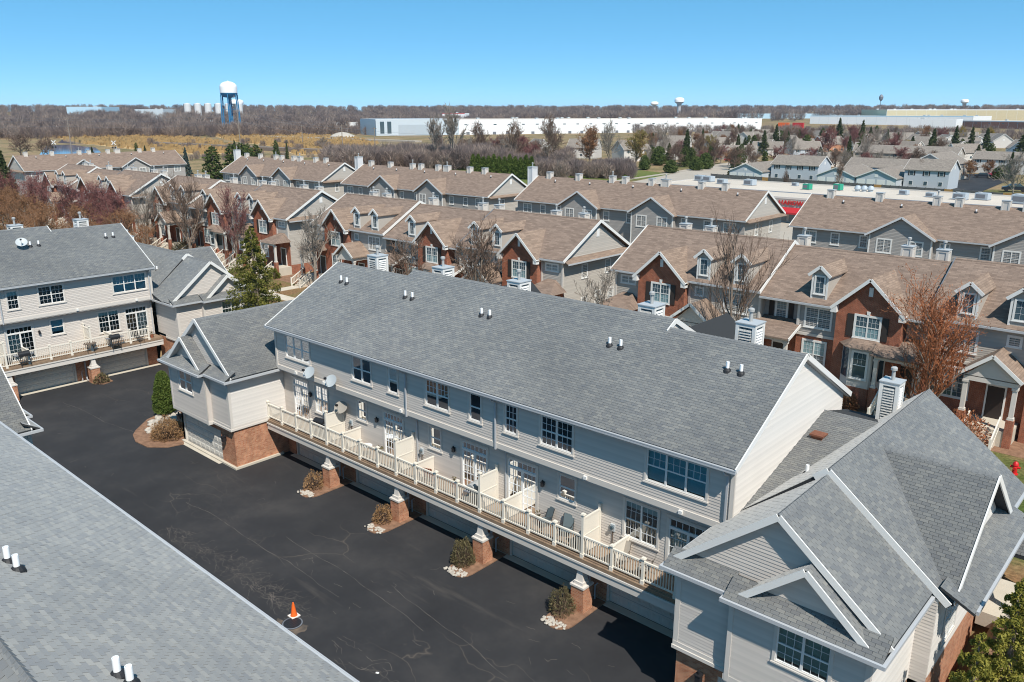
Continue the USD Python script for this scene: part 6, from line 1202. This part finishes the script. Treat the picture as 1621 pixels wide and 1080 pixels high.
def wood(name, label, parts, mats, seed):
    P, S = [], []; rng = np.random.default_rng(seed + 5)
    for n, az0, az1, d0, d1, h0, h1, pw in parts:
        xy = polar(n, az0, az1, d0, d1, seed, pw); seed += 1; h = rng.uniform(h0, h1, n); w = h * rng.uniform(.7, 1.2, n); P.append(np.c_[xy, T_(xy[:, 0], xy[:, 1])]); S.append(np.c_[w / 9, w / 9, h / 10])
    return instancer(name, label, 'forest', np.vstack(P), np.vstack(S), mats, seed)
wood('forest', 'brown leafless forest covering the land to the horizon', [(1500, -38, 38, 1900, 3600, 15, 21, .8), (900, -38, -4, 900, 1900, 12, 18, 1.0), (500, -38, -12, 800, 1000, 9, 13, 1.0), (420, -12, 0, 1000, 1700, 11, 16, 1.0), (500, -4, 14, 1250, 1900, 13, 18, 1.0), (350, 14, 38, 1500, 2000, 13, 18, 1.0), (200, 8, 38, 640, 900, 7, 11, 1.0)], ['far_twig', 'far_twig_dark', 'far_twig', 'far_twig_dark'], 300)
wood('thicket', 'dense dark brown leafless scrub behind the far row, left of the hedge', [(420, -12.5, -.8, 330, 385, 5, 9, 1), (120, -1, 4, 330, 400, 4, 7, 1)], ['far_twig_dark', 'far_twig'], 400)
wood('thicket', 'purple-brown leafless shrub bank right of the tall hedge', [(110, 1.2, 8.2, 288, 312, 4.0, 6.5, 1)], ['far_twig_dark', 'far_twig'], 410)
wood('thicket', 'brown scrub along the near edge of the marsh and the pond', [(40, -26, -12, 418, 440, 2, 4, 1), (26, -38, -31, 415, 450, 2, 5, 1), (36, -24, -12, 480, 640, 2.5, 5, 1)], ['far_twig', 'far_twig_dark'], 420)
wood('thicket', 'brown scrub in front of the far factories at the left', [(420, -38, -8, 835, 930, 5, 9, 1)], ['far_twig', 'far_twig_dark'], 430)
T = thing('sand_mound', 'white sand mound on the marsh left of the blue building', 'mound', (-560, 425, 0), 30); m = MB(); m.lathe([(14, 0), (10, 2.2), (5, 4.2), (1, 5)], 14); m.build('heap', 'stone_white', T, smooth=True)
# ------------------------------------------------------------------ small things
T = thing('traffic_cone', 'orange traffic cone with a pale base on the asphalt', 'cone', (16.62, -6.58, 0), sc=.88); m = MB(); m.box(-.24, .24, -.24, .24, .0, .05); m.build('base', 'cone_white', T); m = MB(); m.lathe([(.19, .05), (.17, .08), (.05, .78), (.035, .82)], 20); m.build('body', 'orange', T, smooth=40); 
T = thing('storm_drain', 'round dark manhole cover in a pale patch beside the traffic cone', 'manhole', (17.05, -6.95, 0)); m = MB(); m.lathe([(.46, -.02), (.46, .012), (.42, .014)], 28); m.build('frame_ring', 'gutter_dark', T); m = MB()
m.lathe([(.41, .0), (.41, .018), (.40, .02)], 28); cv = m.build('cover', 'boot_black', T); m = MB()
for k in range(-3, 4): m.box(-math.sqrt(max(.36 ** 2 - (k * .1) ** 2, 0)), math.sqrt(max(.36 ** 2 - (k * .1) ** 2, 0)), k * .1 - .025, k * .1 + .025, .02, .028)
m.build('cover_bars', 'black_metal', cv)
plain('worn_patch', (.17, .125, .09), .95, n=((.05, .045, .042), 2.6, 6.0), coord='position')
t = np.linspace(-.2, PI * 1.0, 20); rng = np.random.default_rng(3); P = [((.85 + rng.normal(0, .05)) * math.cos(a + PI + .55) + 17.1, (.8 + rng.normal(0, .05)) * math.sin(a + PI + .55) - 6.95) for a in t] + [((.5) * math.cos(a + PI + .55) + 17.05, .5 * math.sin(a + PI + .55) - 6.95) for a in t[::-1]]
sheet('worn_asphalt', P, .004, 'worn_patch', .01)
def blob(c, rx, ry, rot, seed, name='worn_asphalt'):
    rng = np.random.default_rng(seed); a = np.linspace(0, 2 * PI, 22, endpoint=False); r = 1 + .28 * np.sin(a * 2 + seed) + .18 * np.sin(a * 3 + seed * 2) + rng.normal(0, .07, 22); x, y = rx * r * np.cos(a), ry * r * np.sin(a); cr, sr = math.cos(rot), math.sin(rot); sheet(name, np.stack([c[0] + x * cr - y * sr, c[1] + x * sr + y * cr], 1), .003, 'worn_patch', .01)
# satellite dishes
def dish(label, loc, rz, wall=True, mat='dish_grey'):
    T = thing('satellite_dish', label, 'satellite dish', loc, rz); m = MB(); n = 20; P = []
    rings = [(r, .25 * r * r * 1.2) for r in (0.001, .12, .24, .36, .45)]; a = np.arange(n) * 2 * PI / n; el = math.radians(38); V = []
    for r, dz in rings + [(.455, .295), (.44, .31)] if False else rings: V.append(np.stack([r * np.cos(a), np.full(n, -dz), r * .9 * np.sin(a)], 1))
    V = np.vstack(V); F = [(i * n + k, i * n + (k + 1) % n, (i + 1) * n + (k + 1) % n, (i + 1) * n + k) for i in range(len(rings) - 1) for k in range(n)]; c, s = math.cos(el), math.sin(el)
    rot = lambda v: np.stack([v[:, 0], v[:, 1] * c + v[:, 2] * s, -v[:, 1] * s + v[:, 2] * c], 1) + np.array([0, -.35, .55])
    F = np.array(F); m.add(rot(V), F); m.add(rot(V + np.array([0, .015, 0])), F[:, ::-1]); m.build('reflector', mat, T, smooth=60)
    e = rot(np.array([(0, -.05, -.42), (0, -.55, -.05), (0, .02, 0)])); m = MB(); m.tube([e[0], e[1]], .016, 5); m.build('arm', 'metal_grey', T); MB().box(e[1][0] - .07, e[1][0] + .07, e[1][1] - .06, e[1][1] + .06, e[1][2] - .06, e[1][2] + .06).build('receiver', 'black_metal', T); m = MB(); m.tube([(0, 0, 0), (0, -.2, .25), e[2]], .028, 6); m.build('mount', 'metal_grey', T)
dish('grey satellite dish on the band above the left balcony door', (4.55, 3.42, 6.4), 8); dish('grey satellite dish, second from the left, mounted on the siding band', (6.8, 3.42, 6.35), 8); dish('satellite dish mounted on the second-floor wall behind the first privacy screen', (6.75, 4.0, 4.5), 20, mat='sling_grey')
dish('large grey satellite dish on the roof of the left block', (-29.9, -1.3, 11.5), 70)
# balcony furniture
def grill(label, loc, rz, mat='black_metal', flat=True):
    T = thing('barbecue_grill', label, 'grill', loc, rz); m = MB()
    for x in (-.35, .35):
        for y in (-.2, .2): m.box(x - .02, x + .02, y - .02, y + .02, 0, .75)
    m.box(-.36, .36, -.21, .21, .2, .23); m.build('cart', 'black_metal', T); MB().box(-.4, .4, -.25, .25, .72, .88).build('firebox', mat, T)
    m = MB(); t = np.linspace(0, PI, 9); m.prism([(-.4, -.26 * math.cos(a), .885 + .24 * math.sin(a)) for a in t], (.8, 0, 0)); m.build('lid', mat, T); m = MB(); m.box(-.72, -.42, -.2, .2, .82, .86); m.box(.42, .72, -.2, .2, .82, .86); m.build('side_shelves', 'gutter_dark', T)
grill('black barbecue grill with open side shelves on the left end of the balcony', (5.1, 3.3, 2.86), 10); grill('grey covered barbecue grill before the third patio door', (18.75, 3.3, 2.86), 95, 'metal_grey'); grill('black grill on the left block balcony beside the two-light window', (-25.0, 3.2, 2.86), 90); grill('black grill at the left end of the left block balcony', (-25.2, -3.9, 2.86), 90)
def chair(label, loc, rz, frame, seat, slat=False):
    T = thing('patio_chair', label, 'chair', loc, rz); m = MB()
    for x in (-.27, .27): m.tube([(x, -.28, 0), (x, -.25, .38), (x, .25, .36), (x, .45, 1.0)], .017, 5); m.tube([(x, .25, .36), (x, .42, 0)], .017, 5); m.tube([(x, -.26, .38), (x, -.24, .6), (x, .3, .62)], .017, 5)
    m.build('frame', frame, T)
    if slat:
        for k in range(5): MB().beam((-.28, -.22 + k * .11, .385), (.28, -.22 + k * .11, .385), .09, .02).build('seat_slat', seat, T)
        for k in range(5): x = -.24 + k * .12; MB().beam((x, .27, .4), (x, .47, 1.02), .1, .02).build('back_slat', seat, T)
    else: m = MB(); m.prism([(-.26, -.25, .39), (.26, -.25, .39), (.26, .25, .37), (-.26, .25, .37)], (0, 0, .012)); m.build('seat', seat, T); m = MB(); m.prism([(-.26, .26, .4), (.26, .26, .4), (.26, .46, 1.0), (-.26, .46, 1.0)], (0, .012, 0)); m.build('back', seat, T)
chair('brown sling patio chair facing the rail in front of the right-hand windows', (28.0, 3.3, 2.86), 10, 'brown_metal', 'sling_grey'); chair('dark brown sling patio chair turned sideways by the last patio door', (29.25, 3.25, 2.86), -75, 'brown_metal', 'sling_grey'); chair('reddish slatted wooden chair beside the second low privacy screen', (15.3, 3.35, 2.86), 200, 'red_wood', 'red_wood', True)
chair('black metal chair on the left block balcony', (-25.2, 5.4, 2.86), 110, 'black_metal', 'black_metal'); chair('thin black wire chair against the wall in the middle of the balcony', (24.6, 3.6, 2.86), 20, 'black_metal', 'room'); chair('thin dark chair left of the second patio door', (23.2, 3.6, 2.86), -20, 'black_metal', 'room')
def table(label, loc, r, h, mat):
    T = thing('patio_table', label, 'table', loc); m = MB(); m.lathe([(r, h - .03), (r + .01, h - .01), (r, h)], 24); m.build('table_top', mat, T)
    for k in range(4): a = k * PI / 2 + .5; MB().tube([(r * .4 * math.cos(a), r * .4 * math.sin(a), h - .03), (r * .8 * math.cos(a), r * .8 * math.sin(a), 0)], .018, 5).build('leg', 'black_metal', T)
table('small white round table with a black rim on the balcony, left of the second door', (9.9, 3.15, 2.86), .34, .72, 'trim_white'); table('dark round table on the left block balcony', (-25.2, 1.2, 2.86), .5, .72, 'brown_metal')
for k, (x, y, lab) in enumerate(((10.35, 3.75, 'potted plant left of the second patio door'), (16.75, 3.75, 'potted plant left of the third patio door'), (22.75, 3.7, 'potted plant right of the fourth patio door'), (-25.6, 6.7, 'potted leafy plant at the end of the left block balcony'))):
    T = thing('plant_pot', lab, 'plant', (x, y, 2.86)); m = MB(); m.lathe([(.1, 0), (.15, .25), (.16, .27)], 14); m.build('pot', 'red_wood' if k else 'brown_metal', T); rng = np.random.default_rng(k); P = rng.normal(0, .1, (60, 3)) + (0, 0, .42); MB().add(*leaves(P, .06, k)).build('leaves', 'shrub_olive', T, kind='stuff')
for k, (x, lab) in enumerate(((7.35, 'white electric meter on the wall after the first privacy screen'), (13.85, 'white electric meter on the wall after the second privacy screen'), (27.0, 'white electric meter on the wall before the right-hand windows'))):
    T = thing('electric_meter', lab, 'meter', (x, 4.06, 4.1)); MB().box(-.12, .12, -.1, 0, -.2, .15).build('box', 'unit_grey', T); m = MB(); m.tube([(0, -.1, .0), (0, -.2, .0)], .09, 12); m.build('dial', 'glass_dark', T); MB().tube([(0, -.05, -.2), (0, -.05, -.9)], .025, 6).build('conduit', 'brown_metal', T)
# hydrant
T = thing('fire_hydrant', 'red fire hydrant by the sidewalk at the right edge', 'hydrant', (38.7, 28.3, 2.0)); m = MB(); m.lathe([(.2, 0), (.2, .05), (.13, .07), (.13, .55), (.17, .57), (.17, .62), (.12, .74), (.04, .8)], 16); m.build('barrel', 'hydrant_red', T, smooth=40); m = MB(); m.tube([(-.26, 0, .45), (.26, 0, .45)], .07, 10); m.tube([(0, -.26, .42), (0, 0, .42)], .09, 10); m.build('nozzles', 'hydrant_red', T, smooth=40)
# litter on the drive
for k, (x, y) in enumerate(((22.6, -6.6),)):
    m = MB(); m.prism([(x, y, .01), (x + .16, y + .04, .02), (x + .12, y + .12, .05), (x - .02, y + .07, .015)], (0, 0, .004)); m.build('paper_scrap', 'trim_white', label='small white paper scrap lying on the asphalt', cat='litter')
# ------------------------------------------------------------------ air: even thin haze round the whole scene
MAT['air'] = usdkit.material(stage, W + '/Looks/air', {'v': ('principled_volume', {'color': (.80, .88, 1.0), 'density': 4.5e-5, 'anisotropy': .2})}, [], volume='v.volume')
MB().box(-6300, 4800, -1200, 6900, -1.4, 95).build('haze', 'air', kind='stuff')
